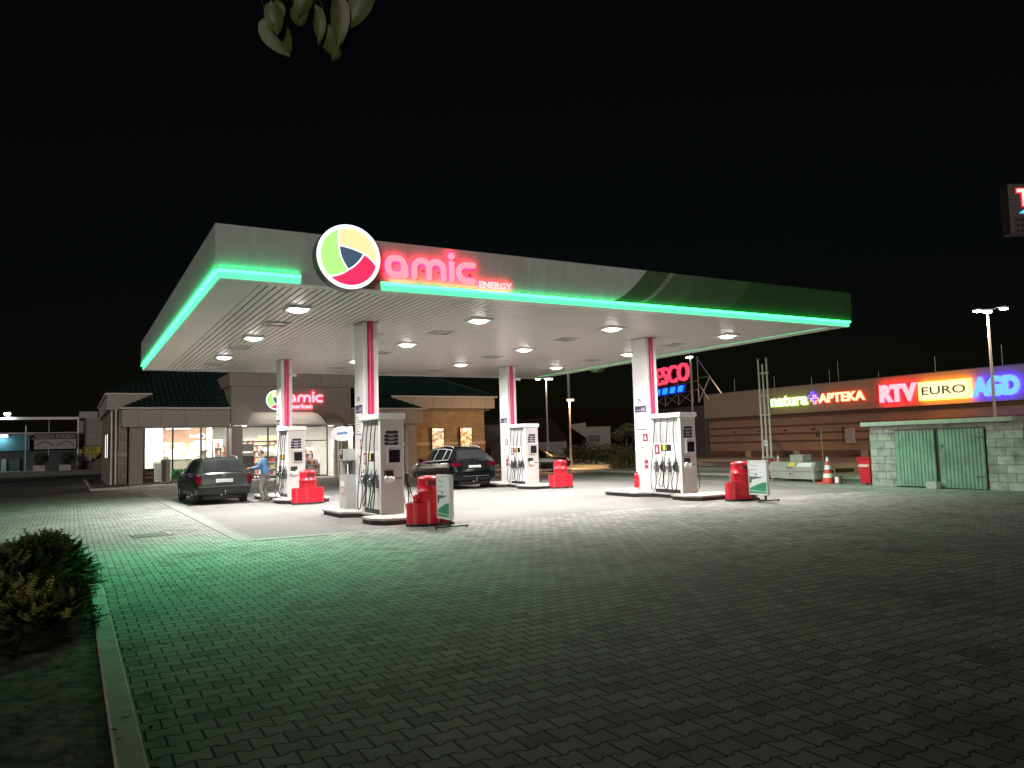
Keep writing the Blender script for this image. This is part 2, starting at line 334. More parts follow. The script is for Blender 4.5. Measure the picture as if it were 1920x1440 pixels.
def amic_letters(mb, fr, x, y, wtot, xh, w, h0, h1):
    """rounded lower-case station lettering, drawn as thick strokes"""
    k = wtot / 2.02; r = xh / 2
    def sx(a): return x + a * k
    # a
    cx = sx(.22); ring = [(cx + (.17 * k) * math.copysign(abs(cos(t)) ** .75, cos(t)), y + r + (r - w / 2) * math.copysign(abs(sin(t)) ** .75, sin(t))) for t in [2 * pi * i / 26 for i in range(26)]]
    stroke(mb, fr, ring, w, h0, h1, closed=True)
    stroke(mb, fr, [(sx(.42), y + w / 2), (sx(.42), y + r)], w, h0, h1 + .002)
    # m
    def arch(x0, x1, e): return [(x0, y + w / 2), (x0, y + xh - .16 * k - w / 2)] + arc((x0 + x1) / 2, y + xh - .16 * k - w / 2, (x1 - x0) / 2, .16 * k, 180, 0, 10)[1:] + [(x1, y + w / 2)]
    stroke(mb, fr, arch(sx(.62), sx(.95), 0), w, h0, h1)
    stroke(mb, fr, arch(sx(.95), sx(1.28), 0)[1:], w, h0, h1 + .002)
    # i
    stroke(mb, fr, [(sx(1.47), y + w / 2), (sx(1.47), y + xh - w / 2)], w, h0, h1)
    stroke(mb, fr, arc(sx(1.47), y + xh + w * .72, w * .35, w * .35, 0, 342, 14), w * .5, h0, h1, closed=True)
    # c
    cx = sx(1.84); stroke(mb, fr, [(sx(1.98), y + xh - w / 2)] + arc(cx, y + r, .21 * k, r - w / 2, 90, 270, 12) + [(sx(1.98), y + w / 2)], w, h0, h1)
    return mb
def disc_poly(r, n=64, cx=0, cy_=0): return [(cx + r * cos(2 * pi * i / n), cy_ + r * sin(2 * pi * i / n)) for i in range(n)]
def bez(p0, p1, p2, n=10): return [((1 - t) ** 2 * p0[0] + 2 * t * (1 - t) * p1[0] + t * t * p2[0], (1 - t) ** 2 * p0[1] + 2 * t * (1 - t) * p1[1] + t * t * p2[1]) for t in [i / n for i in range(n + 1)]]
def round_logo(name, label, fr, r, depth, parent_pole=None):
    t = thing(name, label, 'sign', tuple(fr[0]))
    f = (V((0, 0, 0)), fr[1], fr[2], fr[3])
    b = MB(); b.prism(disc_poly(r), 0, depth, f); b.build('sign_body', t, pm('logo_side', (.05, .06, .06), .4))
    b = MB(); b.prism(disc_poly(r * .985), depth + .002, depth + .012, f); b.build('rim', t, em('logo_white', (.93, .98, 1), 1.35))
    A, Bp, Cp = (-.31, .32), (.47, .13), (-.03, -.40); ri = .87
    ang = lambda p: math.atan2(p[1], p[0])
    P1, P2, P3 = (ri * cos(R(108)), ri * sin(R(108))), (ri * cos(R(-14)), ri * sin(R(-14))), (ri * cos(R(228)), ri * sin(R(228)))
    c1 = bez(P1, (-.36, .62), A)                 # rim -> A
    c12 = bez(A, (-.30, -.08), Cp)               # A -> C
    c2 = bez(A, (.10, .29), Bp); c22 = bez(Bp, (.76, -.04), P2)
    c3 = bez(Bp, (.28, -.22), Cp); c32 = bez(Cp, (-.24, -.58), P3)
    def rim(a0, a1, n=22): return [(ri * cos(R(a0 + (a1 - a0) * i / n)), ri * sin(R(a0 + (a1 - a0) * i / n))) for i in range(n + 1)]
    g = [('green', c1 + c12[1:] + c32[1:] + rim(228, 108)[1:-1], em('logo_green', (.42, .80, .22), .95)), ('yellow', c1 + c2[1:] + c22[1:] + rim(-14, 108)[1:-1], em('logo_yellow', (1, .70, .33), 1.0)),
         ('red', c22[::-1] + c3[1:] + c32[1:] + rim(228, 346)[1:-1], em('logo_red', (.72, .02, .10), 1.0)), ('blue', c2 + c3[1:] + c12[::-1][1:-1], em('logo_blue', (.045, .085, .14), .9))]
    for nm, poly, mt in g:
        bm = bmesh.new(); vs_ = [bm.verts.new((p[0] * r, p[1] * r, 0)) for p in poly]; ff = bm.faces.new(vs_); ff.normal_update(); bmesh.ops.triangulate(bm, faces=[ff], ngon_method='EAR_CLIP')
        bm.verts.index_update(); geo = ([tuple(v_.co) for v_ in bm.verts], [[v_.index for v_ in q.verts] for q in bm.faces]); bm.free()
        b = MB(); b.geo(geo, f, h=depth + .016); b.build('colour_field', t, mt)
    b = MB()
    for i, c in enumerate((c1 + c12[1:], c2 + c22[1:], c3 + c32[1:])): stroke(b, f, [(p[0] * r, p[1] * r) for p in c], r * .04, depth + .017, depth + .021 + i * .002, caps=False)
    b.build('dividing_lines', t, em('logo_white', None, None))
    return t
# ================================================================== GROUND
AX, AY, BX, BY = 2.245, 14.84, 19.98, 32.26
Z0, Z1, Z2 = 4.86, 5.03, 5.865
b = MB(); b.quad((-700, -300, 0), (900, -300, 0), (900, 1200, 0), (-700, 1200, 0)); struct('ground', b, pm('asphalt', (.10, .10, .10), .85, var=.25, scale=.5))
b = MB(); b.quad((-60, -12, .004), (26.2, -12, .004), (26.2, 72, .004), (-60, 72, .004)); struct('paved_yard', b, M_pav)
b = MB(); b.quad((3.05, 15.45, .008), (21.5, 15.45, .008), (21.5, 38, .008), (3.05, 38, .008)); struct('forecourt_slab', b, M_slab)
b = MB(); b.box(2.72, 3.05, 15.12, 38, -.05, .014); b.box(3.053, 4.4, 15.12, 15.44, -.05, .013); struct('edging_strip', b, slab_material('edging', (.30, .30, .275), .5, .35))
# planting bed with its kerb, lower left
kp = [(.30, -6), (.30, 10.8)] + arc(-1.2, 10.8, 1.5, 1.9, 0, 90, 10)[1:] + [(-14, 12.7)]
b = MB()
for i in range(len(kp) - 1):
    a, c = V((*kp[i], 0)), V((*kp[i + 1], 0)); d = (c - a).normalized(); n = V((-d.y, d.x, 0)); ln = (c - a).length; k = max(1, round(ln / 1.0))
    for j in range(k):
        p = a + d * (ln * j / k + .004); q = a + d * (ln * (j + 1) / k - .004)
        if k > 1 and i == 0:       # stones 1 m long, meeting at y = 5.34 like in the photo
            p = V((.30, -6 + .34 + j * 1.0 + .004, 0)); q = p + V((0, .992, 0))
            if q.y > 10.8: q.y = 10.8
            if p.y > 10.8: continue
        pr = [(.075, -.1), (.075, .045), (.06, .062), (-.065, .066), (-.075, .055), (-.075, -.1)]
        vs_ = [x - n * pr_[0] + V((0, 0, pr_[1])) for x in (p, q) for pr_ in pr]
        b.add(vs_, [(m, (m + 1) % 6, 6 + (m + 1) % 6, 6 + m) for m in range(6)] + [(5, 4, 3, 2, 1, 0), (6, 7, 8, 9, 10, 11)], False)
struct('bed_kerb', b, M_kerb)
import mathutils.noise as mn
b = MB(); nx, ny = 70, 90; vs_ = []
for jy in range(ny + 1):
    for ix in range(nx + 1):
        x = .23 - 9 * (ix / nx) ** 1.6; y = -3 + 15.4 * jy / ny
        z = .012 + .05 * min(1, (.23 - x) * 3) * (.6 + mn.noise(V((x * 2.3, y * 2.3, 0))) + .5 * mn.noise(V((x * 9, y * 9, 3)))); vs_.append((x, y, z))
b.add(vs_, [(j * (nx + 1) + i, j * (nx + 1) + i + 1, (j + 1) * (nx + 1) + i + 1, (j + 1) * (nx + 1) + i) for j in range(ny) for i in range(nx)], True)
m, N, L, B = nodes_of('soil'); g = N.new('ShaderNodeNewGeometry'); a1 = N.new('ShaderNodeTexNoise'); a1.inputs['Scale'].default_value = 6; a1.inputs['Detail'].default_value = 10; a1.inputs['Roughness'].default_value = .8
L.new(g.outputs['Position'], a1.inputs['Vector']); cr_ = N.new('ShaderNodeValToRGB'); cr_.color_ramp.elements[0].position = .4; cr_.color_ramp.elements[0].color = (.018, .016, .012, 1); cr_.color_ramp.elements[1].position = .62; cr_.color_ramp.elements[1].color = (.26, .225, .19, 1)
L.new(a1.outputs['Fac'], cr_.inputs[0]); L.new(cr_.outputs[0], B.inputs['Base Color']); B.inputs['Roughness'].default_value = .95
bb = N.new('ShaderNodeBump'); bb.inputs['Strength'].default_value = .8; bb.inputs['Distance'].default_value = .03; L.new(a1.outputs['Fac'], bb.inputs['Height']); L.new(bb.outputs[0], B.inputs['Normal'])
struct('planting_soil', b, m)
# fallen leaves, debris on kerb and pavers
b = MB()
for i in range(70):
    if i < 26: x, y, z = random.uniform(.38, .75), random.uniform(4.2, 9.0), .012
    elif i < 32: x, y, z = random.uniform(.18, .34), random.uniform(4.6, 9.5), .07
    else: x, y, z = random.uniform(-1.2, .15), random.uniform(4.2, 7.4), .07
    a = random.uniform(0, 2 * pi); l = random.uniform(.018, .04); w = l * .5; t = random.uniform(.004, .014)
    d = V((cos(a), sin(a), 0)); n = V((-sin(a), cos(a), 0)); p = V((x, y, z))
    b.add([p - d * l, p - n * w + V((0, 0, t)), p + d * l + V((0, 0, t * .5)), p + n * w + V((0, 0, t * .3)), p + V((0, 0, t * 1.3))], [(0, 1, 4), (1, 2, 4), (2, 3, 4), (3, 0, 4)], False)
tag(b.build('fallen_leaves', None, pm('dead_leaf', (.05, .035, .02), .8, var=.4)), None, None, None, 'stuff')
b = MB()
for i in range(34):
    x, y = random.uniform(.6, 12), random.uniform(3.5, 15); a = random.uniform(0, pi); q = random.uniform(.006, .014)
    b.add([(x - q * cos(a), y - q * sin(a), .007), (x + q * .6 * sin(a), y - q * .6 * cos(a), .012), (x + q * cos(a), y + q * sin(a), .008), (x - q * .5 * sin(a), y + q * .5 * cos(a), .014)], [(0, 1, 2, 3)], False)
tag(b.build('litter', None, M_white), None, None, None, 'stuff')
# drain grate in the paving
t = thing('drain_grate', 'slotted iron drain grate set in the green-lit paving', 'drain', (1.46, 17.8, 0), R(4))
b = MB()
for x0, x1, y0, y1 in ((-.36, .36, -.36, -.30), (-.36, .36, .30, .36), (-.36, -.30, -.299, .299), (.30, .36, -.299, .299)): b.box(x0, x1, y0, y1, -.02, .022)
b.build('frame', t, M_galv)
b = MB()
for i in range(9): b.box(-.26 + i * .062, -.26 + i * .062 + .03, -.298, .298, -.02, .018)
b.build('grating', t, M_galv)
b = MB(); b.quad((-.3, -.3, .006), (.3, -.3, .006), (.3, .3, .006), (-.3, .3, .006)); b.build('pit', t, M_black)

# ================================================================== CANOPY
cano = thing('forecourt_canopy', 'large flat station canopy with green light band carried on four white columns', 'canopy', (AX, AY, 0))
LX, LY = BX - AX, BY - AY
# fascia material : pale grey, dark green swoosh to the right
m, N, L, B = nodes_of('fascia')
g = N.new('ShaderNodeNewGeometry'); sp = N.new('ShaderNodeSeparateXYZ'); L.new(g.outputs['Position'], sp.inputs[0])
def MN(op, a, b_=None):
    n = N.new('ShaderNodeMath'); n.operation = op
    for i, v_ in enumerate((a, b_)):
        if v_ is None: continue
        if isinstance(v_, (int, float)): n.inputs[i].default_value = v_
        else: L.new(v_, n.inputs[i])
    return n.outputs[0]
hz = MN('DIVIDE', MN('SUBTRACT', sp.outputs['Z'], Z1), Z2 - Z1)
sx_ = MN('SUBTRACT', sp.outputs['X'], MN('MULTIPLY', MN('POWER', MN('MAXIMUM', hz, 0.), .62), 1.15))
cr_ = N.new('ShaderNodeValToRGB'); cr_.color_ramp.interpolation = 'CONSTANT'
mr = N.new('ShaderNodeMapRange'); mr.inputs['From Min'].default_value = 10; mr.inputs['From Max'].default_value = 20; L.new(sx_, mr.inputs['Value']); L.new(mr.outputs[0], cr_.inputs[0])
el = cr_.color_ramp.elements; el[0].position = 0; el[0].color = (.54, .55, .56, 1); el[1].position = .115; el[1].color = (.09, .14, .07, 1)
for p_, c_ in ((.19, (.26, .30, .22)), (.205, (.11, .16, .09)), (.30, (.08, .13, .065)), (.475, (.04, .10, .035))):
    e_ = el.new(p_); e_.color = (*c_, 1)
seam = MN('GREATER_THAN', MN('ABSOLUTE', MN('SUBTRACT', MN('FRACT', MN('DIVIDE', sp.outputs['X'], 3.0)), .5)), .499)
mx = N.new('ShaderNodeMix'); mx.data_type = 'RGBA'; L.new(MN('MULTIPLY', seam, .5), mx.inputs['Factor']); L.new(cr_.outputs[0], mx.inputs[6]); mx.inputs[7].default_value = (.02, .02, .02, 1)
dn = N.new('ShaderNodeTexNoise'); dn.inputs['Scale'].default_value = 1; dn.inputs['Detail'].default_value = 7; dn.inputs['Roughness'].default_value = .7
mp_ = N.new('ShaderNodeMapping'); mp_.inputs['Scale'].default_value = (3.5, 3.5, .5); L.new(g.outputs['Position'], mp_.inputs[0]); L.new(mp_.outputs[0], dn.inputs['Vector'])
dm = N.new('ShaderNodeMapRange'); dm.inputs['From Min'].default_value = .3; dm.inputs['From Max'].default_value = .7; dm.inputs['To Min'].default_value = .82; dm.inputs['To Max'].default_value = 1.06; L.new(dn.outputs['Fac'], dm.inputs['Value'])
ds = N.new('ShaderNodeVectorMath'); ds.operation = 'SCALE'; L.new(mx.outputs[2], ds.inputs[0]); L.new(dm.outputs[0], ds.inputs['Scale'])
L.new(ds.outputs[0], B.inputs['Base Color']); B.inputs['Roughness'].default_value = .5; B.inputs['Specular IOR Level'].default_value = .3
M_fascia = m
b = MB(); th = .12
b.box(0, LX, 0, th, Z1, Z2); b.box(0, LX, LY - th, LY, Z1, Z2); b.box(0, th, th + .001, LY - th - .001, Z1, Z2); b.box(LX - th, LX, th + .001, LY - th - .001, Z1, Z2)
b.box(3.81 - AX, 5.42 - AX, .004, .12, Z0 - .004, Z1 - .003)
b.build('fascia', cano, M_fascia)
b = MB(); b.box(.13, LX - .13, .13, LY - .13, 5.30, 5.34); b.build('roof_deck', cano, M_dgrey)
# soffit slats running front to back, plain border panels
b = MB(); d = .10
b.box(d, .86, d, LY - d, Z0, Z0 + .02); b.box(LX - .5, LX - d, d, LY - d, Z0, Z0 + .02)
b.box(.862, LX - .502, d, .42, Z0, Z0 + .02); b.box(.862, LX - .502, LY - .22, LY - d, Z0, Z0 + .02)
x = .885
while x < LX - .66: b.box(x, x + .126, .422, LY - .222, Z0 + .003, Z0 + .030); x += .1605
b.build('soffit', cano, pm('soffit_white', (.80, .75, .72), .30, var=.05, scale=1))
b = MB(); b.quad((.3, .3, Z0 + .10), (LX - .3, .3, Z0 + .10), (LX - .3, LY - .3, Z0 + .10), (.3, LY - .3, Z0 + .10)); b.build('soffit_backing', cano, M_black)
b = MB(); b.box(.06, LX - .06, LY - .098, LY - .045, Z0 - .03, Z0 + .16); b.build('rear_trim', cano, M_white)
# green light bands
M_gtop = em('green_led_tube', (.025, 1, .09), 9.0); M_gface = em('green_led_face', (.11, 1, .45), 1.05)
def band(x0, x1, y0, y1, nm='light_band'):
    o = MB().box(x0, x1, y0, y1, Z0 + .012, Z1 - .052).build(nm, cano, M_gface)
    t2 = MB(); dx = (x1 - x0) < (y1 - y0)
    e = .055
    if dx: t2.box(x0 - e, x1 + e, y0, y1, Z1 - .05, Z1 - .004)
    else: t2.box(x0, x1, y0 - e, y1 + e, Z1 - .05, Z1 - .004)
    t2.build('light_tube', o, M_gtop)
I = .055
band(I, 3.80 - AX, I, I + .04); band(5.43 - AX, LX - I, I, I + .04)
band(I - .006, I + .034, I + .045, LY - I); band(LX - I - .034, LX - I + .006, I + .045, LY - I)
def area(nm, loc, rot, sx, sy, w, col, parent, shape='RECTANGLE', spread=180):
    l = bpy.data.lights.new(nm, 'AREA'); l.shape = shape; l.size = sx; l.size_y = sy; l.energy = w; l.color = col; l.spread = R(spread)
    o = bpy.data.objects.new(nm, l); COL.objects.link(o); o.location = loc; o.rotation_euler = rot
    if parent is not None: o.parent = parent
    return o
GC = (.04, 1, .36)
def leds(pts, d, watt, cone=120):
    for p in pts:
        l = bpy.data.lights.new('green_led', 'SPOT'); l.energy = watt; l.color = GC; l.spot_size = R(cone); l.spot_blend = 1; l.shadow_soft_size = 0
        o = bpy.data.objects.new('green_led', l); COL.objects.link(o); o.parent = cano; o.location = p; o.rotation_euler = V(d).to_track_quat('-Z', 'Y').to_euler()
zl = Z1 - .035
for loc_, rot_, a_, b_, w_ in (((-.03, LY / 2, Z1 + .001), (0, R(180 - 25), 0), .03, LY, 34), ((.78, -.03, Z1 + .001), (R(180 + 25), 0, 0), 1.5, .03, 3.5), ((10.5, -.03, Z1 + .001), (R(180 + 25), 0, 0), 14.3, .03, 17)):
    area('green_wash', loc_, rot_, a_, b_, w_, (.01, 1, .30), cano)
leds([(-.10, y, zl) for y in (.2, 1.2)], (-.12, -.42, -1), 260, 96)
leds([(x, -.10, zl) for x in (.25, 1.0)], (-.05, -.40, -1), 200, 96)
leds([(-.10, y, zl) for y in (2.6, 4.5, 7, 10, 13, 16)], (-.5, 0, -1), 75)
leds([(x, -.10, zl) for x in (3.6, 6.5, 9.5, 12.5, 15.5, 17.3)], (0, -.3, -1), 3)
leds([(LX + .10, y, zl) for y in (.3, 2, 4)], (1.0, -.35, -1), 120)
leds([(LX + .10, y, zl) for y in (8, 12, 16)], (.8, 0, -1), 14)
# columns (parts of the canopy)
CX1, CY1, DX, DY = 6.517, 19.01, 9.009, 8.767
cw, cd_ = .385, .695
for (i, j, num) in ((0, 0, '8'), (1, 0, '6'), (0, 1, '4'), (1, 1, '2')):
    cx, cy_ = CX1 + i * DX - AX, CY1 + j * DY - AY
    b = MB(); b.box(cx - cw / 2, cx + cw / 2, cy_ - cd_ / 2 + .03, cy_ + cd_ / 2, .15, Z0); b.box(cx - cw / 2 , cx - .085, cy_ - cd_ / 2, cy_ - cd_ / 2 + .028, .15, Z0); b.box(cx + .085, cx + cw / 2, cy_ - cd_ / 2, cy_ - cd_ / 2 + .028, .15, Z0)
    c = b.build('column', cano, M_whitegloss)
    b = MB(); b.cyl((cx, cy_ - cd_ / 2 + .005, .16), (cx, cy_ - cd_ / 2 + .005, Z0 - .004), .072, n=20); b.build('red_stripe', c, M_stripe)
    # collar at the ceiling
    b = MB(); b.box(cx - cw / 2 - .03, cx + cw / 2 + .03, cy_ - cd_ / 2 - .03, cy_ + cd_ / 2 + .03, Z0 - .016, Z0 - .004); b.build('ceiling_collar', c, pm('collar', (.25, .22, .2), .5))
    f = frame((cx - cw / 2, cy_ + cd_ / 2, 0), (0, -1, 0), (0, 0, 1))
    b = MB(); put_text(b, 'ON', f, .16, 2.86, .22, .13, .0, .004, .001); b.build('fuel_letters', c, M_black)
    b = MB(); b.prism([(.06, 2.02), (.60, 2.02), (.60, 2.74), (.06, 2.74)], .001, .005, f); pn = b.build('price_panel', c, M_white)
    b = MB(); b.prism([(.06, 2.56), (.60, 2.56), (.60, 2.76), (.06, 2.76)], .006, .009, f)
    for a_, c_, e_, g_ in ((.06, .08, 2.02, 2.559), (.58, .60, 2.02, 2.559), (.081, .579, 2.02, 2.04)): b.prism([(a_, e_), (c_, e_), (c_, g_), (a_, g_)], .006, .009, f)
    b.build('panel_header', pn, pm('plum', (.06, .03, .10), .5))
    b = MB()
    for k in range(7): b.prism([(.12, 2.09 + k * .06), (.12 + (.3, .22, .36, .28, .36, .25, .18)[k], 2.09 + k * .06), (.12 + (.3, .22, .36, .28, .36, .25, .18)[k], 2.105 + k * .06), (.12, 2.105 + k * .06)], .006, .008, f)
    b.prism([(.12, 2.61), (.34, 2.61), (.34, 2.64), (.12, 2.64)], .0095, .011, f); b.prism([(.36, 2.59), (.55, 2.59), (.55, 2.70), (.36, 2.70)], .0095, .011, f)
    b.build('panel_print', pn, pm('panel_grey', (.3, .3, .34), .6))
    b = MB(); b.prism([(.40, 1.66), (.62, 1.66), (.62, 1.90), (.40, 1.90)], .001, .005, f); nb = b.build('number_plate', c, pm('number_red', (.30, .01, .03), .4))
    b = MB(); put_text(b, num, f, .46, 1.70, .10, .16, .03, .003, .0055); b.build('number', nb, M_white)
    b = MB()
    for k in range(3): stroke(b, f, arc(.50, 1.54 - k * .18, .062, .062, 0, 345, 18), .014, .001, .004, closed=True)
    for k in range(3):
        y_ = 1.45 - k * .24; stroke(b, f, [(.22, y_ + .1), (.32, y_), (.22, y_ - .1), (.12, y_)], .010, .001, .004, closed=True)
    b.prism([(.42, .98), (.60, .98), (.60, 1.10), (.42, 1.10)], .001, .004, f); b.prism([(.42, .83), (.60, .83), (.60, .95), (.42, .95)], .001, .004, f)
    b.build('warning_pictograms', c, pm('pict_red', (.42, .03, .06), .5))
    b = MB(); b.cyl((cx - cw / 2 - .002, cy_ + .0, 1.47), (cx - cw / 2 - .006, cy_ + .0, 1.47), .03, n=10); put_text(b, 'R', f, .20, 1.42, .03, .05, .0, .003, .001); put_text(b, 'T', f, .20, 1.18, .03, .05, .0, .003, .001)
    b.build('pictogram_print', c, M_black)
# ceiling lights
M_lens = em('lamp_lens', (1, .97, .93), 9)
proto = None
LB = ('at the front left corner of the canopy', 'in the front row, second from the left corner', 'in the front row between the two front columns and the right corner', 'at the front right corner of the canopy',
      'in the middle row, nearest the left edge of the canopy', 'in the middle row behind the front left column', 'in the middle row, third from the left edge', 'in the middle row beside the front right column',
      'in the rear row, nearest the left edge of the canopy', 'in the rear row behind the round logo column', 'in the rear row, third from the left edge', 'in the rear row nearest the right edge of the canopy')
for j, y in enumerate((17.45, 22.33, 27.2)):
    for i, x in enumerate((4.4, 8.97, 13.15, 17.55)):
        lb = 'bright square downlight ' + LB[j * 4 + i]
        if proto is None:
            t = proto = thing('ceiling_light', lb, 'light', (x, y, Z0), 0, 'downlights under the canopy')
            b = MB(); b.box(-.27, .27, -.27, -.215, -.045, .0); b.box(-.27, .27, .215, .27, -.045, .0); b.box(-.27, -.215, -.214, .214, -.045, .0); b.box(.215, .27, -.214, .214, -.045, .0); b.build('frame', t, M_white)
            b = MB(); b.lathe([(.001, -.10), (.12, -.097), (.19, -.078), (.212, -.04), (.212, -.005), (.001, -.005)], 28)
            b.build('diffuser', t, M_lens)
            b = MB(); b.box(-.34, .34, -.30, .30, -.004, -.001); b.build('mounting_plate', t, pm('plate', (.5, .48, .46), .35))
        else: t = dup(proto, (x, y, Z0), None, lb)
        area('downlight', (0, 0, -.105), (0, 0, 0), .30, .30, 150 if i == 0 else (172 if i == 3 else 106), (1, .975, .945), t, 'RECTANGLE', 132 if i == 0 else 166)
# unlit hatches between the lights
ph = None
for j, y in enumerate((19.8, 24.65, 29.7)):
    for i, x in enumerate((4.45, 8.97, 13.2, 17.45)):
        if i == 3 and j == 2: continue
        lb = 'unlit rectangular fitting in the canopy ceiling, %s row, %s from the left edge' % (('front', 'middle', 'rear')[j], ('first', 'second', 'third', 'fourth')[i])
        if ph is None:
            ph = t = thing('ceiling_fitting', lb, 'ceiling fitting', (x, y, Z0), 0, 'unlit fittings in the canopy ceiling')
            b = MB()
            for a_ in ((-.3, .3, -.3, -.26), (-.3, .3, .26, .3), (-.3, -.26, -.259, .259), (.26, .3, -.259, .259)): b.box(a_[0], a_[1], a_[2], a_[3], -.03, .002)
            b.build('frame', t, pm('plate', None))
            b = MB(); b.box(-.258, .258, -.258, .258, -.012, .001); b.build('lens', t, pm('dull_lens', (.42, .40, .38), .25))
        else: dup(ph, (x, y, Z0), None, lb)
# signs on the canopy front
round_logo('round_logo_sign', 'large lit round sign with green, yellow and red swirl on the canopy front', frame((4.66, AY - .03, 5.395), (1, 0, 0), (0, 0, 1)), .645, .28)
t = thing('letter_sign', 'glowing red rounded word amic with ENERGY on the canopy front', 'sign', (5.5, AY, 5.1))
f = frame((0, 0, 0), (1, 0, 0), (0, 0, 1))
b = MB(); amic_letters(b, f, 0, .02, 2.02, .47, .125, .075, .095); b.build('letters', t, em('letter_pink', (1, .30, .38), 1.0))
b = MB(); amic_letters(b, f, 0, .02, 2.02, .47, .155, .045, .072); b.build('halo_case', t, em('halo_red', (1, .006, .03), 12))
b = MB(); put_text(b, 'ENERGY', f, 2.12, -.035, .82, .145, .035, .02, .06); b.build('small_letters', t, em('letter_cream', (1, .62, .55), 1.0))
b = MB(); put_text(b, 'ENERGY', f, 2.11, -.045, .84, .165, .06, .02, .035); b.build('small_halo', t, em('halo_red', None, None))
b = MB()
for k in range(6): b.box(.1 + k * .36, .14 + k * .36, -.044, 0, .2, .24)
b.build('spacers', t, M_dgrey)
# matching round sign at the right-hand side of the canopy (its lower edge hangs below the soffit)
round_logo('round_logo_sign', 'round sign whose lower edge hangs below the far right edge of the canopy', frame((BX + .03, 27.9, 5.40), (0, 1, 0), (0, 0, 1)), .645, .28)
# security cameras
def cctv(x, y, z, rz, lb):
    t = thing('security_camera', lb, 'camera', (x, y, z), rz, 'security cameras on the columns')
    b = MB(); b.cyl((0, 0, 0), (0, -.07, 0), .045, n=14); b.cyl((0, -.07, 0), (.06, -.12, .0), .02, n=10); b.build('bracket', t, M_white)
    b = MB(); b.cyl((.0, -.13, .01), (.17, -.17, -.02), .05, .052, n=16); b.build('housing', t, M_white)
    b = MB(); b.cyl((.1705, -.1701, -.0201), (.178, -.172, -.0215), .036, n=14); b.build('lens', t, M_black)
    return t
cctv(CX1 + .14, CY1 - cd_ / 2, 4.50, 0, 'small white camera high on the column with the number 8')
cctv(CX1 + .14, CY1 + DY - cd_ / 2, 4.30, 0, 'small white camera high on the rear left column')
cctv(CX1 + DX + .14, CY1 + DY - cd_ / 2, 4.32, 0, 'small white camera high on the rear right column')
b = MB(); xx = CX1 + cw / 2 + .012; yy = CY1 - cd_ / 2 + .06
b.tube([(xx - .03, yy - .05, 4.45), (xx, yy, 4.3), (xx + .012, yy, 4.1), (xx, yy, 3.6), (xx, yy, 2.6)], .012)
tag(b.build('camera_cable', None, M_white), 'loose white cable running down the number 8 column', 'cable')

# ================================================================== ISLANDS, PUMPS
def island(cx, cy_, lb):
    t = thing('pump_island', lb, 'kerb island', (cx, cy_, 0), 0, 'pump islands')
    def plan(g):
        return [(-.86 + g, -2.62), (-.62, -3.02 + g), (.62, -3.02 + g), (.86 - g, -2.62), (.86 - g, -2.0), (.45 - g, -1.75), (.45 - g, -.62), (.86 - g, -.35), (.86 - g, 1.1), (.60, 1.5 - g), (-.60, 1.5 - g), (-.86 + g, 1.1), (-.86 + g, -.35), (-.45 + g, -.62), (-.45 + g, -1.75), (-.86 + g, -2.0)]
    b = MB(); b.prism(plan(.05), 0, .102); b.build('base', t, pm('island_side', (.035, .03, .03), .6))
    b = MB(); b.prism(plan(0), .103, .15); b.build('top_slab', t, M_concrete, bevel=.008)
    return t
ISL = ((0, 0, 'raised island under pump number 8 at the front left'), (1, 0, 'raised island under pump number 6 at the front right'), (0, 1, 'raised island beside the man and the estate car'), (1, 1, 'raised island behind the black car at the rear right'))
for i, j, lb in ISL: island(CX1 + i * DX, CY1 + j * DY, lb)
M_screen = pm('screen', (.015, .012, .02), .15, var=.02)
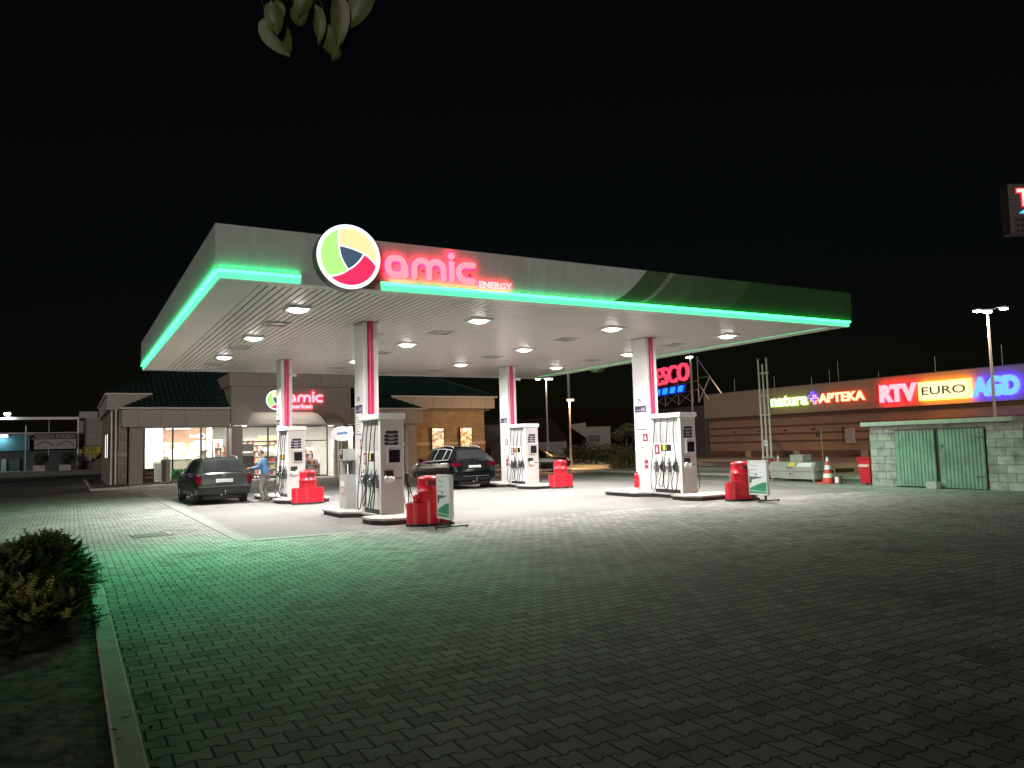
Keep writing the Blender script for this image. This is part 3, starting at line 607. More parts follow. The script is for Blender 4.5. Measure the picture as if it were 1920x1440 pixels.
def pump(cx, cy_, num, lb, shade=True):
    """origin = front left bottom corner of the cabinet; length runs back along +Y"""
    x0, y0 = cx - .348, cy_ - 1.917
    t = thing('fuel_pump', lb, 'fuel pump', (x0, y0, .15), 0, 'fuel pumps on the islands')
    w, l, H = .571, 1.30, 2.32
    b = MB(); b.box(-.045, w + .045, -.05, l + .05, H - .145, H); b.build('cap', t, M_white, bevel=.02)
    b = MB(); b.box(0, w, 0, .10, .0, H - .147); b.box(.11, w - .11, .102, l - .10, .10, H - .147); b.box(0, w, l - .098, l, .0, H - .147)
    b.box(.004, w - .004, .102, l - .1, .78, .90); b.box(.03, w - .03, .102, l - .1, .10, .777)
    body = b.build('cabinet', t, M_white, bevel=.006, seg=1)
    b = MB(); b.box(.012, w - .012, -.006, -.001, .02, H - .15); b.build('end_panel', t, M_pgrey, bevel=.002, seg=1)
    b = MB(); b.box(.02, w - .02, .104, l - .104, .005, .098); b.build('plinth', t, M_black)
    f = frame((0, 0, 0), (1, 0, 0), (0, 0, 1))
    b = MB()
    for r_, ww in enumerate((.30, .34, .34, .34)):
        z = 1.86 - r_ * .085; b.prism([(.10 + (.34 - ww), z), (.12 + (.34 - ww), z - .02), (.42, z - .02), (.44, z), (.44, z + .03), (.42, z + .05), (.12 + (.34 - ww), z + .05), (.10 + (.34 - ww), z + .03)], .007, .012, f)
    b.build('pictogram_stickers', t, M_black)
    b = MB()
    for r_ in range(3): b.prism([(.20, 1.69 + r_ * .085 - .07), (.34, 1.69 + r_ * .085 - .07), (.33, 1.69 + r_ * .085 - .03), (.21, 1.69 + r_ * .085 - .03)], .013, .016, f)
    b.build('sticker_prints', t, pm('panel_grey', None))
    o = MB().box(.15, .47, -.06, -.007, 1.14, 1.53).build('terminal', t, M_pgrey, bevel=.01)
    MB().box(.19, .455, -.066, -.061, 1.18, 1.47).build('screen', o, M_screen)
    MB().box(.14, .48, -.09, -.0605, 1.535, 1.56).build('visor', o, M_white)
    o = MB().box(.09, .30, -.05, -.007, .86, 1.0).build('glove_box', t, M_black, bevel=.005)
    b = MB()
    for k in range(9):
        a = random.uniform(-.1, .1); b.lathe([(.002, .0), (.035, -.02), (.045, -.06), (.02, -.11), (.002, -.12)], 8, (.19 + a, -.055 + random.uniform(-.02, .01), .885 + random.uniform(-.06, .01)))
    b.build('paper_gloves', o, M_white)
    MB().box(.33, .53, -.012, -.007, .80, .83).build('card_slot', t, M_dgrey)
    # both hose sides
    for sgn, X_ in ((-1, 0.0), (1, w)):
        fr = frame((X_, 0, 0), (0, -1, 0), (0, 0, 1)) if sgn < 0 else frame((X_, 0, 0), (0, 1, 0), (0, 0, 1))
        q = (lambda y: -y) if sgn < 0 else (lambda y: y)
        def slab(n_, y_a, y_b, z_a, z_b, d0, d1, mt, par, bv=0):
            xa, xb = sorted((X_ + sgn * d0, X_ + sgn * d1)); return MB().box(xa, xb, y_a, y_b, z_a, z_b).build(n_, par, mt, bevel=bv)
        slab('upper_panel', .11, l - .11, 1.46, H - .15, -.11, -.06, pm('hose_grey', (.5, .5, .5), .35), t)
        dp = slab('display_panel', .11, l - .11, .91, 1.455, -.1, -.004, M_white, t)
        slab('meter_window', .42, l - .45, 1.22, 1.40, .0, .004, M_screen, dp)
        s = l - .42 if sgn < 0 else .2
        nbp = slab('number_plate', l - .36, l - .16, 1.13, 1.41, -.002, .004, pm('number_red', None), dp)
        b = MB(); ys = q(l - .21) if sgn < 0 else (l - .31)
        put_text(b, num, fr, ys, 1.17, .10, .20, .03, .003, .005); b.build('number', nbp, M_white)
        slab('yellow_sticker', .62, .78, 1.24, 1.40, .005, .007, pm('yellow', (.75, .65, .08), .5), dp)
        for k in range(4):
            y = .22 + k * .285
            # nozzle boot, nozzle, hose
            bt = slab('nozzle_boot', y - .06, y + .06, .60, .90, -.02, .02, M_dgrey, t, .006)
            b = MB(); o_ = X_ + sgn * .07
            b.tube([(o_ - sgn * .02, y, .90), (o_, y, .87), (o_ + sgn * .015, y, .78), (o_ + sgn * .01, y, .66)], [.02, .034, .036, .028], 8)
            b.tube([(o_ + sgn * .02, y, .84), (o_ + sgn * .075, y, .78), (o_ + sgn * .06, y, .68)], .010, 6)
            b.tube([(o_ - sgn * .02, y, .90), (o_ - sgn * .045, y, 1.0), (o_ - sgn * .05, y, 1.03)], [.016, .013, .012], 8)
            nz = b.build('nozzle', t, M_chrome if k % 2 else M_black)
            lo = .12 + .05 * (k % 3); yo = (-.10, .09, -.08, .10)[k] * 1.0
            top = (X_ + sgn * .0, y + .02, H - .16)
            pts = [V(top), V((X_ + sgn * .05, y + .03, 1.7)), V((X_ + sgn * .10, y + yo, 1.0)), V((X_ + sgn * .13, y + yo * 1.5, .45)), V((X_ + sgn * .15, y + yo * 1.1, lo)), V((X_ + sgn * .15, y - yo * .2, lo - .04 if lo > .1 else lo)), V((X_ + sgn * .13, y - yo * .9, .22 + lo * .5)), V((X_ + sgn * .09, y - yo * .5, .50)), V((o_ + sgn * .01, y, .67))]
            sm = []
            for a in range(len(pts) - 1):
                p0, p1, p2, p3 = pts[max(a - 1, 0)], pts[a], pts[a + 1], pts[min(a + 2, len(pts) - 1)]
                for q_ in range(5):
                    u = q_ / 5; sm.append(.5 * ((2 * p1) + (p2 - p0) * u + (2 * p0 - 5 * p1 + 4 * p2 - p3) * u * u + (3 * p1 - p0 - 3 * p2 + p3) * u ** 3))
            sm.append(pts[-1]); b = MB(); b.tube(sm, .0125, 7); b.build('hose', t, M_rubber)
    return t
pump(CX1, CY1, '8', 'white fuel pump number 8 beside the front left red bin and ad stand')
pump(CX1 + DX, CY1, '6', 'white fuel pump number 6 with hoses, at the front right column')
pump(CX1, CY1 + DY, '4', 'white fuel pump the man in the blue jacket stands beside')
pump(CX1 + DX, CY1 + DY, '2', 'white fuel pump number 2 behind the black car')
# LPG dispenser, front left island
t = thing('gas_dispenser', 'grey LPG dispenser standing behind the number 8 column', 'gas dispenser', (6.13, 19.50, .15))
b = MB(); b.box(0, .5, 0, .62, 0, .86); b.build('lower_cabinet', t, M_grey, bevel=.01)
b = MB(); b.box(0, .5, 0, .62, 1.22, 1.52); b.box(.02, .48, .50, .60, .862, 1.218); b.build('head', t, M_grey, bevel=.01)
MB().box(.18, .46, .02, .49, .862, 1.215).build('recess', t, M_dgrey)
b = MB(); b.cyl((.09, .16, .87), (.09, .18, 1.13), .02, .02, 8); b.cyl((.09, .34, .87), (.09, .33, 1.10), .018, .018, 8); b.build('gas_nozzle', t, M_chrome)
f = frame((0, .62, 0), (0, -1, 0), (0, 0, 1))
b = MB(); b.prism([(.08, 1.27), (.32, 1.27), (.32, 1.49), (.08, 1.49)], .001, .012, f); k = b.build('display', t, M_black)
b = MB(); b.prism([(.12, 1.38), (.28, 1.38), (.28, 1.46), (.12, 1.46)], .013, .016, f); b.build('screen', k, pm('lcd', (.35, .38, .3), .3))
b = MB(); b.prism([(.12, .56), (.44, .56), (.44, .70), (.12, .70)], .001, .004, f); b.build('notice', t, M_white)
b = MB(); b.prism([(.14, .36), (.43, .36), (.43, .52), (.14, .52)], .001, .003, f); k = b.build('fuel_label', t, pm('lpg_red', (.35, .03, .06), .5))
b = MB(); put_text(b, 'LPG', f, .16, .38, .25, .13, .03, .002, .004); b.build('lettering', k, M_white)
f2 = frame((0, 0, 0), (1, 0, 0), (0, 0, 1))
# oval board on a stick by the LPG dispenser
t = thing('oval_board', 'small white oval advert board on a dark stick above the LPG dispenser', 'sign', (6.30, 20.35, .15))
b = MB(); b.cyl((0, 0, 0), (0, 0, 1.75), .02, n=8); b.build('stick', t, M_black)
f = frame((0, 0, 0), (.87, -.49, 0), (0, 0, 1))
b = MB(); b.prism([(.30 * cos(2 * pi * i / 28), 1.93 + .20 * sin(2 * pi * i / 28)) for i in range(28)], .02, .05, f); k = b.build('board', t, pm('board_white', (.8, .83, .86), .4))
b = MB(); b.prism([(-.14, 1.90), (.13, 1.92), (.14, 1.98), (-.13, 1.96)], .052, .054, f); b.build('print', k, pm('print_blue', (.12, .25, .5), .5))
# service bins
def service_bin(x, y, lb, rz=0, tall=1.0, tools=0):
    t = thing('service_bin', lb, 'bin', (x, y, 0), rz, 'red waste and squeegee stations')
    def lobe(r, c, n, a0, a1): return [(c + r * cos(R(a0 + (a1 - a0) * k / n)), r * sin(R(a0 + (a1 - a0) * k / n))) for k in range(n + 1)]
    plan = lambda g: lobe(.20 + g, .31, 10, -80, 80) + lobe(.26 + g, 0, 6, 58, 122) + lobe(.20 + g, -.31, 10, 100, 260) + lobe(.26 + g, 0, 6, 238, 302)
    b = MB(); b.prism(plan(.02), .0, .055); b.build('base_plate', t, M_rubber)
    b = MB(); b.prism(plan(0), .056, .50); b.build('lower_body', t, M_red, bevel=.012)
    b = MB(); b.lathe([(.262, .505), (.262, .72), (.272, .725), (.272, .745), (.258, .75), (.245, .97), (.255, .985), (.25, 1.0), (.20, 1.035), (.08, 1.055), (.001, 1.058)], 30); b.build('tower', t, M_red)
    b = MB(); b.box(-.13, .13, -.262, -.236, .86, .95); b.build('waste_slot', t, pm('slot_dark', (.10, .003, .008), .6))
    for s_ in (-1, 1): MB().cyl((s_ * .36, 0, .502), (s_ * .36, 0, .508), .10, n=16).build('bucket', t, M_black)
    if tools:
        b = MB(); b.cyl((-.36, 0, .45), (-.42, -.03, .74), .011, n=8); b.build('squeegee', t, pm('stick', (.7, .65, .5), .6))
        if tools > 1: b = MB(); b.cyl((.36, 0, .45), (.39, .03, .68), .011, n=8); b.build('squeegee', t, M_red)
    return t
service_bin(6.68, 15.50, 'red service bin in front of pump 8, beside the ad stand', 0, tools=0)
service_bin(15.78, 15.45, 'red service bin in front of pump 6 with a pale squeegee stick', 0, tools=1)
service_bin(6.44, 24.42, 'red service bin between the man in blue and the number 8 column', R(6), tools=2)
service_bin(16.05, 24.80, 'red service bin in front of pump 2 near the parked dark car', R(2), tools=0)
# squeegee bottle and handles on front left bin
t = thing('water_jug', 'small red jug standing on the side shelf of the front left bin', 'jug', (6.33, 15.40, .512))
b = MB(); b.lathe([(.001, 0), (.06, 0), (.062, .11), (.04, .15), (.02, .16), (.001, .165)], 16); b.build('jug_body', t, M_red)
b = MB(); b.tube([(0.02, 0, .15), (.06, 0, .22), (.13, 0, .2), (.15, 0, .1)], .008); b.build('handle', t, M_white)
t = thing('window_squeegee', 'pair of black and white squeegee handles leaning behind the front left bin', 'squeegee', (6.26, 15.62, .512))
b = MB()
for k in (0, 1): b.tube([(.06 + k * .07, 0, .0), (.02 + k * .05, .02, .18)], .012); 
b.build('grip', t, M_white)
b = MB()
for k in (0, 1): b.tube([(.02 + k * .05, .02, .181), (-.05 + k * .035, .03, .46), (-.045 + k * .03, .03, .56)], [.016, .017, .026])
b.lathe([(.001, 0), (.05, .02), (.055, .05), (.04, .09), (.001, .1)], 14, (-.03, .03, .53)); b.build('head', t, M_black)
# ad stands, faces towards -X, feet bars along X
def ad_stand(x, y, lb):
    t = thing('ad_stand', lb, 'ad stand', (x, y, 0), 0, 'double sided poster stands')
    b = MB()
    for yy in (0, .66): b.box(-.38, .36, yy - .02, yy + .02, .035, .06); b.cyl((-.35, yy, 0), (-.35, yy, .034), .014, n=8); b.cyl((.33, yy, 0), (.33, yy, .034), .014, n=8)
    b.box(-.02, .02, .021, .639, .04, .058); b.build('feet', t, M_black)
    for yy in (.12, .54): MB().box(-.018, .018, yy - .022, yy + .022, .06, .17).build('spring', t, M_black)
    b = MB()
    b = MB(); X0, X1 = -.05, .05
    b.box(X0, X1, -.0, .66, .17, .215); b.box(X0, X1, 0, .66, 1.035, 1.08); b.box(X0, X1, 0, .042, .216, 1.034); b.box(X0, X1, .618, .66, .216, 1.034); b.build('frame', t, M_whitegloss, bevel=.012)
    for sgn in (-1, 1):
        f = frame((sgn * .030, .618 if sgn < 0 else .042, .215), (0, sgn, 0), (0, 0, 1)); w, h = .576, .82
        b = MB(); b.prism([(0, 0), (w, 0), (w, h), (0, h)], 0, .004, f); p = b.build('poster', t, pm('poster_white', (.72, .78, .78), .5, var=.03))
        b = MB()
        for r_, s_ in enumerate(('Miejsce', 'dobrej', 'energii')): put_text(b, s_, f, .05, .70 - r_ * .105, .25 - .02 * r_, .055, .0, .002, .005)
        b.build('poster_words', p, pm('word_grey', (.22, .26, .27), .6))
        b = MB(); b.prism([(0, 0), (w, 0)] + [(w * (1 - t_), .30 - .17 * t_ ** 1.5) for t_ in [i / 8 for i in range(9)]], .005, .008, f); b.build('green_wave', p, pm('poster_green', (.03, .28, .15), .5))
        b = MB(); b.prism([(.02, .06), (w - .02, .04), (w - .02, .06), (.02, .09)], .0085, .010, f); b.build('pale_line', p, pm('pale_green', (.3, .65, .45), .5))
        b = MB(); b.prism([(0, .27), (.07, .28), (.08, .36), (.55 * w, .40), (.85 * w, .44), (0, .44)], .005, .008, f); b.build('canopy_picture', p, pm('picture_dark', (.10, .14, .13), .5))
        b = MB(); b.prism(disc_poly(.035, 18, .24, .49), .005, .008, f); b.build('poster_logo', p, pm('poster_logo', (.25, .3, .3), .5))
    return t
ad_stand(6.74, 14.50, 'white framed poster stand beside the front left red bin')
ad_stand(15.80, 14.50, 'white framed poster stand beside the front right red bin')
# extinguisher at the foot of the number 6 column
t = thing('fire_extinguisher', 'small red extinguisher hanging at the foot of the number 6 column', 'extinguisher', (CX1 + DX - cw / 2 - .085, CY1 + .25, .25))
b = MB(); b.lathe([(.001, 0), (.07, .0), (.078, .03), (.078, .36), (.05, .42), (.02, .44), (.001, .44)], 18); b.build('cylinder', t, M_red)
b = MB(); b.box(-.03, .05, -.015, .015, .441, .48); b.tube([(0, 0, .47), (-.07, 0, .46), (-.09, 0, .3)], .01); b.build('valve', t, M_black)
# ================================================================== CARS
def make_car(name, label, loc, rz, st, wheels, paint, side_win, rear_win, wind, opts):
    """st: stations (y, z bottom, z belt, z top, half width sill, half width roof), y forward from the tail"""
    t = thing(name, label, 'car', loc, rz)
    NS = 9
    def sec(s_):
        y, zb, zl, zt, w, wt = s_
        zm = zb + (zl - zb) * .45
        return [(0, zb), (w * .80, zb), (w * .955, zb + .06), (w, zm), (w * .985, zl - (zl - zm) * .22), (w * .955, zl), (wt, max(zl + .004, zt - .05)), (wt * .80, zt), (0, zt + .018)]
    def lerp(y):
        for a, c in zip(st, st[1:]):
            if a[0] <= y <= c[0]:
                k = (y - a[0]) / (c[0] - a[0]); return tuple(p + (q - p) * k for p, q in zip(a, c))
        return st[-1]
    b = MB(); vs_ = []
    ST = []
    for a, c in zip(st, st[1:]):
        n = max(1, int((c[0] - a[0]) / .30))
        for k in range(n): ST.append(tuple(p + (q - p) * k / n for p, q in zip(a, c)))
    ST.append(st[-1])
    for s_ in ST:
        sc_ = sec(s_); ring = [(x, s_[0], z) for x, z in sc_] + [(-x, s_[0], z) for x, z in sc_[-2:0:-1]]
        vs_ += ring
    k = 2 * NS - 2; n = len(ST)
    fs = [(i * k + j, i * k + (j + 1) % k, (i + 1) * k + (j + 1) % k, (i + 1) * k + j) for i in range(n - 1) for j in range(k)]
    fs += [tuple(range(k - 1, -1, -1)), tuple((n - 1) * k + j for j in range(k))]
    b.add(vs_, fs, True); body = b.build('body', t, paint)
    body.data.polygons[len(fs) - 1].use_smooth = False; body.data.polygons[len(fs) - 2].use_smooth = False
    # wheel wells by boolean
    cut = MB(); wr, wx = opts['wr'], opts['wx']
    for wy in wheels:
        for sg in (-1, 1): cut.cyl((sg * (wx - .24), wy, wr), (sg * (wx + .3), wy, wr), wr + .055, n=28, smooth=False)
    cut_o = cut.build('cutter'); md = body.modifiers.new('b', 'BOOLEAN'); md.object = cut_o; md.operation = 'DIFFERENCE'; md.solver = 'EXACT'
    dg = bpy.context.evaluated_depsgraph_get(); me = bpy.data.meshes.new_from_object(body.evaluated_get(dg)); body.modifiers.clear(); body.data = me; me.name = 'body'
    bpy.data.objects.remove(cut_o)
    try: me.set_sharp_from_angle(angle=R(38))
    except Exception: pass
    def side(y, h, off=.006):
        s_ = sec(lerp(y)); a, c = s_[5], s_[6]; x = a[0] + (c[0] - a[0]) * h; z = a[1] + (c[1] - a[1]) * h
        dx, dz = c[0] - a[0], c[1] - a[1]; l = math.hypot(dx, dz) or 1
        return V((x + dz / l * off, y, z - dx / l * off))
    G = pm('car_glass', (.012, .014, .014), .06, var=.02, coat=0)
    trim = opts.get('trim')
    for (y0b, y1b, y0t, y1t) in side_win:
        for sg in (-1, 1):
            def grid(off, e, nm, mt, par):
                vs_ = []; nu, nv = 6, 3
                for j in range(nv + 1):
                    h = (.07 - e * .5) + (.84 + e) * j / nv
                    for i in range(nu + 1):
                        k_ = i / nu; yb = y0b - e * .3 + (y1b - y0b + e * .6) * k_; yt = y0t - e * .3 + (y1t - y0t + e * .6) * k_; p = side(yb + (yt - yb) * j / nv, h, off); vs_.append((sg * p.x, p.y, p.z))
                return MB().add(vs_, [(j * (nu + 1) + i, j * (nu + 1) + i + 1, (j + 1) * (nu + 1) + i + 1, (j + 1) * (nu + 1) + i) for j in range(nv) for i in range(nu)], True).build(nm, par, mt)
            w_ = grid(.010, 0, 'side_window', G, t)
            if trim: grid(.006, .12, 'chrome_surround', M_trim, w_)
    def topgrid(y0, y1, f0, f1, off, nm, mt, par):
        vs_ = []; nu, nv = 8, 5
        for j in range(nv + 1):
            y = y0 + (y1 - y0) * j / nv; s_ = sec(lerp(y)); fr_ = f0 + (f1 - f0) * j / nv
            dzz = (sec(lerp(min(y + .02, st[-1][0])))[8][1] - sec(lerp(max(y - .02, 0)))[8][1]) / .04; nrm = V((0, -dzz, 1)).normalized()
            for i in range(nu + 1):
                u = -1 + 2 * i / nu; xe = s_[6][0]; x = u * xe * fr_; ax = abs(x)
                if ax <= s_[7][0]: z = s_[8][1] + (s_[7][1] - s_[8][1]) * ax / s_[7][0]
                else: z = s_[7][1] + (s_[6][1] - s_[7][1]) * (ax - s_[7][0]) / (xe - s_[7][0])
                vs_.append((x + nrm.x * off, y + nrm.y * off, z + nrm.z * off))
        return MB().add(vs_, [(j * (nu + 1) + i, j * (nu + 1) + i + 1, (j + 1) * (nu + 1) + i + 1, (j + 1) * (nu + 1) + i) for j in range(nv) for i in range(nu)], True).build(nm, par, mt)
    rw = topgrid(*rear_win, .93, .90, .010, 'rear_window', G, t)
    topgrid(*wind, .93, .92, .010, 'windscreen', G, t)
    # wheels
    for wy in wheels:
        for sg in (-1, 1):
            x = sg * (wx - .115)
            b = MB(); b.lathe([(wr * .62, -.10), (wr * .93, -.105), (wr, -.07), (wr, .07), (wr * .93, .105), (wr * .62, .10)], 32, (x, wy, wr), 'X'); w_ = b.build('wheel', t, M_rubber)
            b = MB(); o_ = sg
            b.lathe([(wr * .63, -.02 * o_), (wr * .63, .095 * o_), (wr * .58, .085 * o_), (wr * .54, .03 * o_)], 28, (x, wy, wr), 'X'); b.lathe([(.001, .075 * o_), (.06, .07 * o_), (.065, .03 * o_), (.001, .03 * o_)], 14, (x, wy, wr), 'X')
            for q in range(10):
                a = 2 * pi * q / 10; c, s2 = cos(a), sin(a); px, pz = -s2 * .02, c * .02
                h0 = x + .045 * o_; h1 = x + .07 * o_
                b.add([(h0, wy + c * .05 + px, wr + s2 * .05 + pz), (h0, wy + c * .05 - px, wr + s2 * .05 - pz), (h1, wy + c * wr * .6 - px, wr + s2 * wr * .6 - pz), (h1, wy + c * wr * .6 + px, wr + s2 * wr * .6 + pz)], [(0, 1, 2, 3)])
            b.build('rim', w_, pm('alloy', (.45, .43, .38), .3, metal=.8))
            MB().cyl((x + .0 * o_, wy, wr), (x + .01 * o_, wy, wr), wr * .6, n=24).build('brake', w_, M_black)
    bx = lambda x0, x1, y0, y1, z0, z1, nm, mt, par=t, bv=.01: MB().box(x0, x1, y0, y1, z0, z1).build(nm, par, mt, bevel=bv)
    o = opts; L_ = st[-1][0]
    RL = pm('tail_red', (.13, .002, .010), .1, var=.2, scale=14, coat=.3)
    for sg in (-1, 1):
        x0, x1, y0, y1, z0, z1 = o['tail']; xa, xb = sorted((sg * x0, sg * x1)); tl = bx(xa, xb, y0, y1, z0, z1, 'tail_light', RL, t, .02)
        if o.get('tail2'):
            x0, x1, y0, y1, z0, z1 = o['tail2']; xa, xb = sorted((sg * x0, sg * x1)); bx(xa, xb, y0, y1, z0, z1, 'tail_light', RL, t, .02)
        x0, x1, y0, y1, z0, z1 = o['head']; xa, xb = sorted((sg * x0, sg * x1)); bx(xa, xb, y0, y1, z0, z1, 'headlight', pm('head_glass', (.6, .6, .62), .08, var=.05), t, .03)
        my, mz = o['mirror']; xa, xb = sorted((sg * (o['wx'] + .02), sg * (o['wx'] + .19))); bx(xa, xb, my - .05, my + .07, mz, mz + .13, 'door_mirror', paint, t, .03)
        if o.get('rails'):
            y0, y1 = o['rails']; pts = []
            for q in range(12):
                y = y0 + (y1 - y0) * q / 11; s_ = sec(lerp(y)); pts.append((sg * (s_[7][0] + .06), y, s_[7][1] + (.045 if 0 < q < 11 else -.01)))
            MB().tube(pts, .016, 8).build('roof_rail', t, o.get('railmat', M_chrome))
        for hy in o['handles']:
            s_ = sec(lerp(hy)); xa, xb = sorted((sg * (s_[4][0] - .01), sg * (s_[4][0] + .035))); bx(xa, xb, hy - .09, hy + .09, s_[4][1] - .02, s_[4][1] + .012, 'door_handle', o.get('hmat', paint), t, .008)
        # door seams
    pl = o['plate']; p_ = bx(-.26, .26, pl[0] - .014, pl[0], pl[1], pl[1] + .115, 'number_plate', M_white, t, .004)
    b = MB(); rnd = random.Random(3)
    for q in range(7): b.box(-.20 + q * .06 + (.03 if q > 2 else 0), -.165 + q * .06 + (.03 if q > 2 else 0), pl[0] - .016, pl[0] - .0145, pl[1] + .025, pl[1] + .09)
    b.build('plate_marks', p_, M_grey)
    bm_ = o['bumper']; s0 = st[0]
    bx(-bm_[0], bm_[0], bm_[1], bm_[1] + .06, bm_[2], bm_[3], 'rear_bumper', paint if o.get('bpaint', True) else M_dgrey, t, .028)
    if o.get('belt'): bx(-o['belt'][0], o['belt'][0], o['belt'][1] - .005, o['belt'][1] + .02, o['belt'][2], o['belt'][2] + .02, 'bumper_strip', M_dgrey, t, .004)
    b = MB(); f = frame((o.get('lx', 0), o['badge'][0], o['badge'][1]), (1, 0, 0), (0, 0, 1)); stroke(b, f, arc(0, 0, .05, .05, 0, 345, 20), .014, -.004, .012, closed=True); b.prism([(-.03, .03), (0, -.04), (.03, .03), (0, .0)], 0, .008, f); b.build('badge', t, M_chrome)
    b = MB(); b.box(-.018, .018, o['wiper'][0] - .01, o['wiper'][0] + .02, o['wiper'][1], o['wiper'][1] + .03); b.tube([(0, o['wiper'][0] - .0, o['wiper'][1] + .02), (o['wiper'][2], o['wiper'][0] + .03, o['wiper'][1] + .035)], .010, 6); b.build('rear_wiper', t, M_black)
    # under-body
    bx(-.62, .62, .25, L_ - .3, .16, .30, 'underbody', M_black, t, .03)
    # tow ball
    if o.get('tow'): b = MB(); b.tube([(0, .12, .33), (0, -.08, .32), (0, -.11, .38)], .02); b.lathe([(.001, -.03), (.026, -.01), (.026, .012), (.001, .03)], 12, (0, -.11, .42)); b.cyl((-.13, .0, .31), (-.07, .0, .31), .03, n=10); b.build('tow_bar', t, M_chrome)
    return t, bx
P_vw = pm('paint_green_black', (.016, .020, .016), .24, var=.08, spec=.4)
P_bk = pm('paint_black', (.003, .003, .004), .10, var=.05, spec=.38)
P_br = pm('paint_dark_brown', (.022, .012, .008), .2, var=.05)
st = [(0, .40, .56, .60, .76, .60), (.04, .31, .66, .70, .82, .62), (.10, .28, .93, .965, .85, .70), (.16, .27, .965, 1.01, .86, .70), (.52, .25, .975, 1.41, .87, .60), (.85, .24, .975, 1.475, .873, .585), (1.6, .23, .965, 1.50, .873, .58), (2.4, .23, .955, 1.49, .873, .58), (2.85, .23, .95, 1.45, .87, .585), (3.55, .23, .94, .97, .865, .70), (3.75, .23, .92, .95, .86, .72), (4.25, .24, .80, .84, .84, .68), (4.55, .27, .66, .70, .80, .62), (4.66, .34, .50, .55, .72, .55)]
t, bx = make_car('estate_car', 'dark green-black estate car with tow bar, filling up beside the man in the blue jacket', (4.34, 26.62, .008), R(1.5), st, (.95, 3.65), P_vw, ((.50, 1.25, .72, 1.22), (1.33, 2.15, 1.30, 2.08), (2.23, 3.30, 2.16, 2.72)), (.17, .50), (2.9, 3.5),
    dict(wr=.315, wx=.875, tail=(.70, .868, .03, .27, .66, .93), tail2=None, head=(.55, .80, 4.40, 4.58, .56, .70), mirror=(3.18, .92), rails=(.7, 2.7), railmat=M_dgrey, handles=(1.45, 2.45), plate=(.052, .70), bumper=(.79, -.035, .33, .56), badge=(.088, .90), wiper=(.17, .985, .34), tow=True, belt=(.80, -.045, .565)))
st2 = [(0, .48, .60, .64, .80, .62), (.05, .36, .74, .80, .88, .64), (.12, .33, 1.05, 1.09, .91, .74), (.20, .32, 1.10, 1.14, .92, .74), (.50, .31, 1.12, 1.50, .93, .64), (.72, .30, 1.12, 1.585, .93, .62), (1.5, .30, 1.09, 1.64, .935, .615), (2.3, .29, 1.06, 1.645, .935, .61), (2.75, .29, 1.04, 1.60, .935, .61), (3.55, .29, 1.01, 1.06, .93, .74), (3.8, .30, 1.0, 1.03, .925, .75), (4.3, .32, .90, .95, .90, .70), (4.58, .36, .72, .78, .84, .62), (4.68, .42, .56, .60, .74, .55)]
make_car('black_suv', 'shiny black off-road car seen from behind, parked beside pump number 2', (13.62, 27.05, .008), R(-1), st2, (.93, 3.66), P_bk, ((.62, 1.15, .78, 1.15), (1.24, 2.05, 1.24, 2.0), (2.13, 3.25, 2.08, 2.72)), (.21, .49), (2.8, 3.5),
    dict(wr=.355, wx=.93, tail=(.66, .925, .04, .34, .88, 1.03), tail2=(.52, .68, .065, .12, .90, 1.0), head=(.55, .86, 4.30, 4.56, .70, .86), mirror=(3.1, 1.05), rails=(.75, 2.75), railmat=M_trim, handles=(1.45, 2.4), hmat=M_chrome, plate=(.068, .80), bumper=(.84, -.03, .42, .66), badge=(.104, 1.02), wiper=(.22, 1.13, -.32), trim=True, tow=True, belt=(.55, -.045, .50)))
st3 = [(0, .40, .60, .66, .74, .60), (.08, .30, .90, .96, .82, .66), (.35, .25, .93, 1.04, .86, .66), (.75, .24, .94, 1.28, .875, .60), (1.3, .22, .93, 1.43, .88, .57), (2.0, .22, .92, 1.45, .88, .56), (2.5, .22, .91, 1.41, .88, .57), (3.2, .22, .90, .97, .875, .68), (3.5, .23, .88, .93, .865, .70), (3.95, .25, .80, .84, .84, .66), (4.2, .30, .64, .69, .79, .60), (4.28, .38, .50, .55, .70, .5)]
c3, _ = make_car('dark_hatchback', 'dark brown hatchback seen from the side, half hidden by pump number 2', (23.0, 42.25, .004), R(-121.5), st3, (.80, 3.40), P_br, ((.70, 1.15, 1.0, 1.2), (1.25, 2.0, 1.25, 1.95), (2.08, 2.95, 2.03, 2.40)), (.36, .95), (2.6, 3.15),
    dict(wr=.32, wx=.88, tail=(.62, .84, .03, .2, .70, .90), tail2=None, head=(.50, .80, 4.0, 4.2, .60, .78), mirror=(2.85, .90), rails=None, handles=(1.35, 2.2), plate=(.05, .62), bumper=(.76, -.03, .33, .55), badge=(.06, .83), wiper=(.4, .97, .25)))
dup(c3, (-8.75, 62.2, .004), R(-78), 'dark car whose nose just reaches into view at the left edge')

# ================================================================== PERSON
def skin_mesh(name, joints, edges, radii, mt, parent, sub=2, root=0):
    me = bpy.data.meshes.new(name); me.from_pydata(joints, edges, []); me.update(); o = bpy.data.objects.new(name, me); COL.objects.link(o)
    md = o.modifiers.new('s', 'SKIN'); md.use_smooth_shade = True
    for i, r_ in enumerate(radii):
        sv = me.skin_vertices[0].data[i]; sv.radius = r_ if isinstance(r_, tuple) else (r_, r_); sv.use_root = (i == root)
    ss = o.modifiers.new('u', 'SUBSURF'); ss.levels = sub; ss.render_levels = sub
    dg = bpy.context.evaluated_depsgraph_get(); nm = bpy.data.meshes.new_from_object(o.evaluated_get(dg)); nm.name = name
    o.modifiers.clear(); o.data = nm; nm.materials.clear(); nm.materials.append(mt); nm.polygons.foreach_set('use_smooth', [True] * len(nm.polygons)); o.parent = parent
    return o
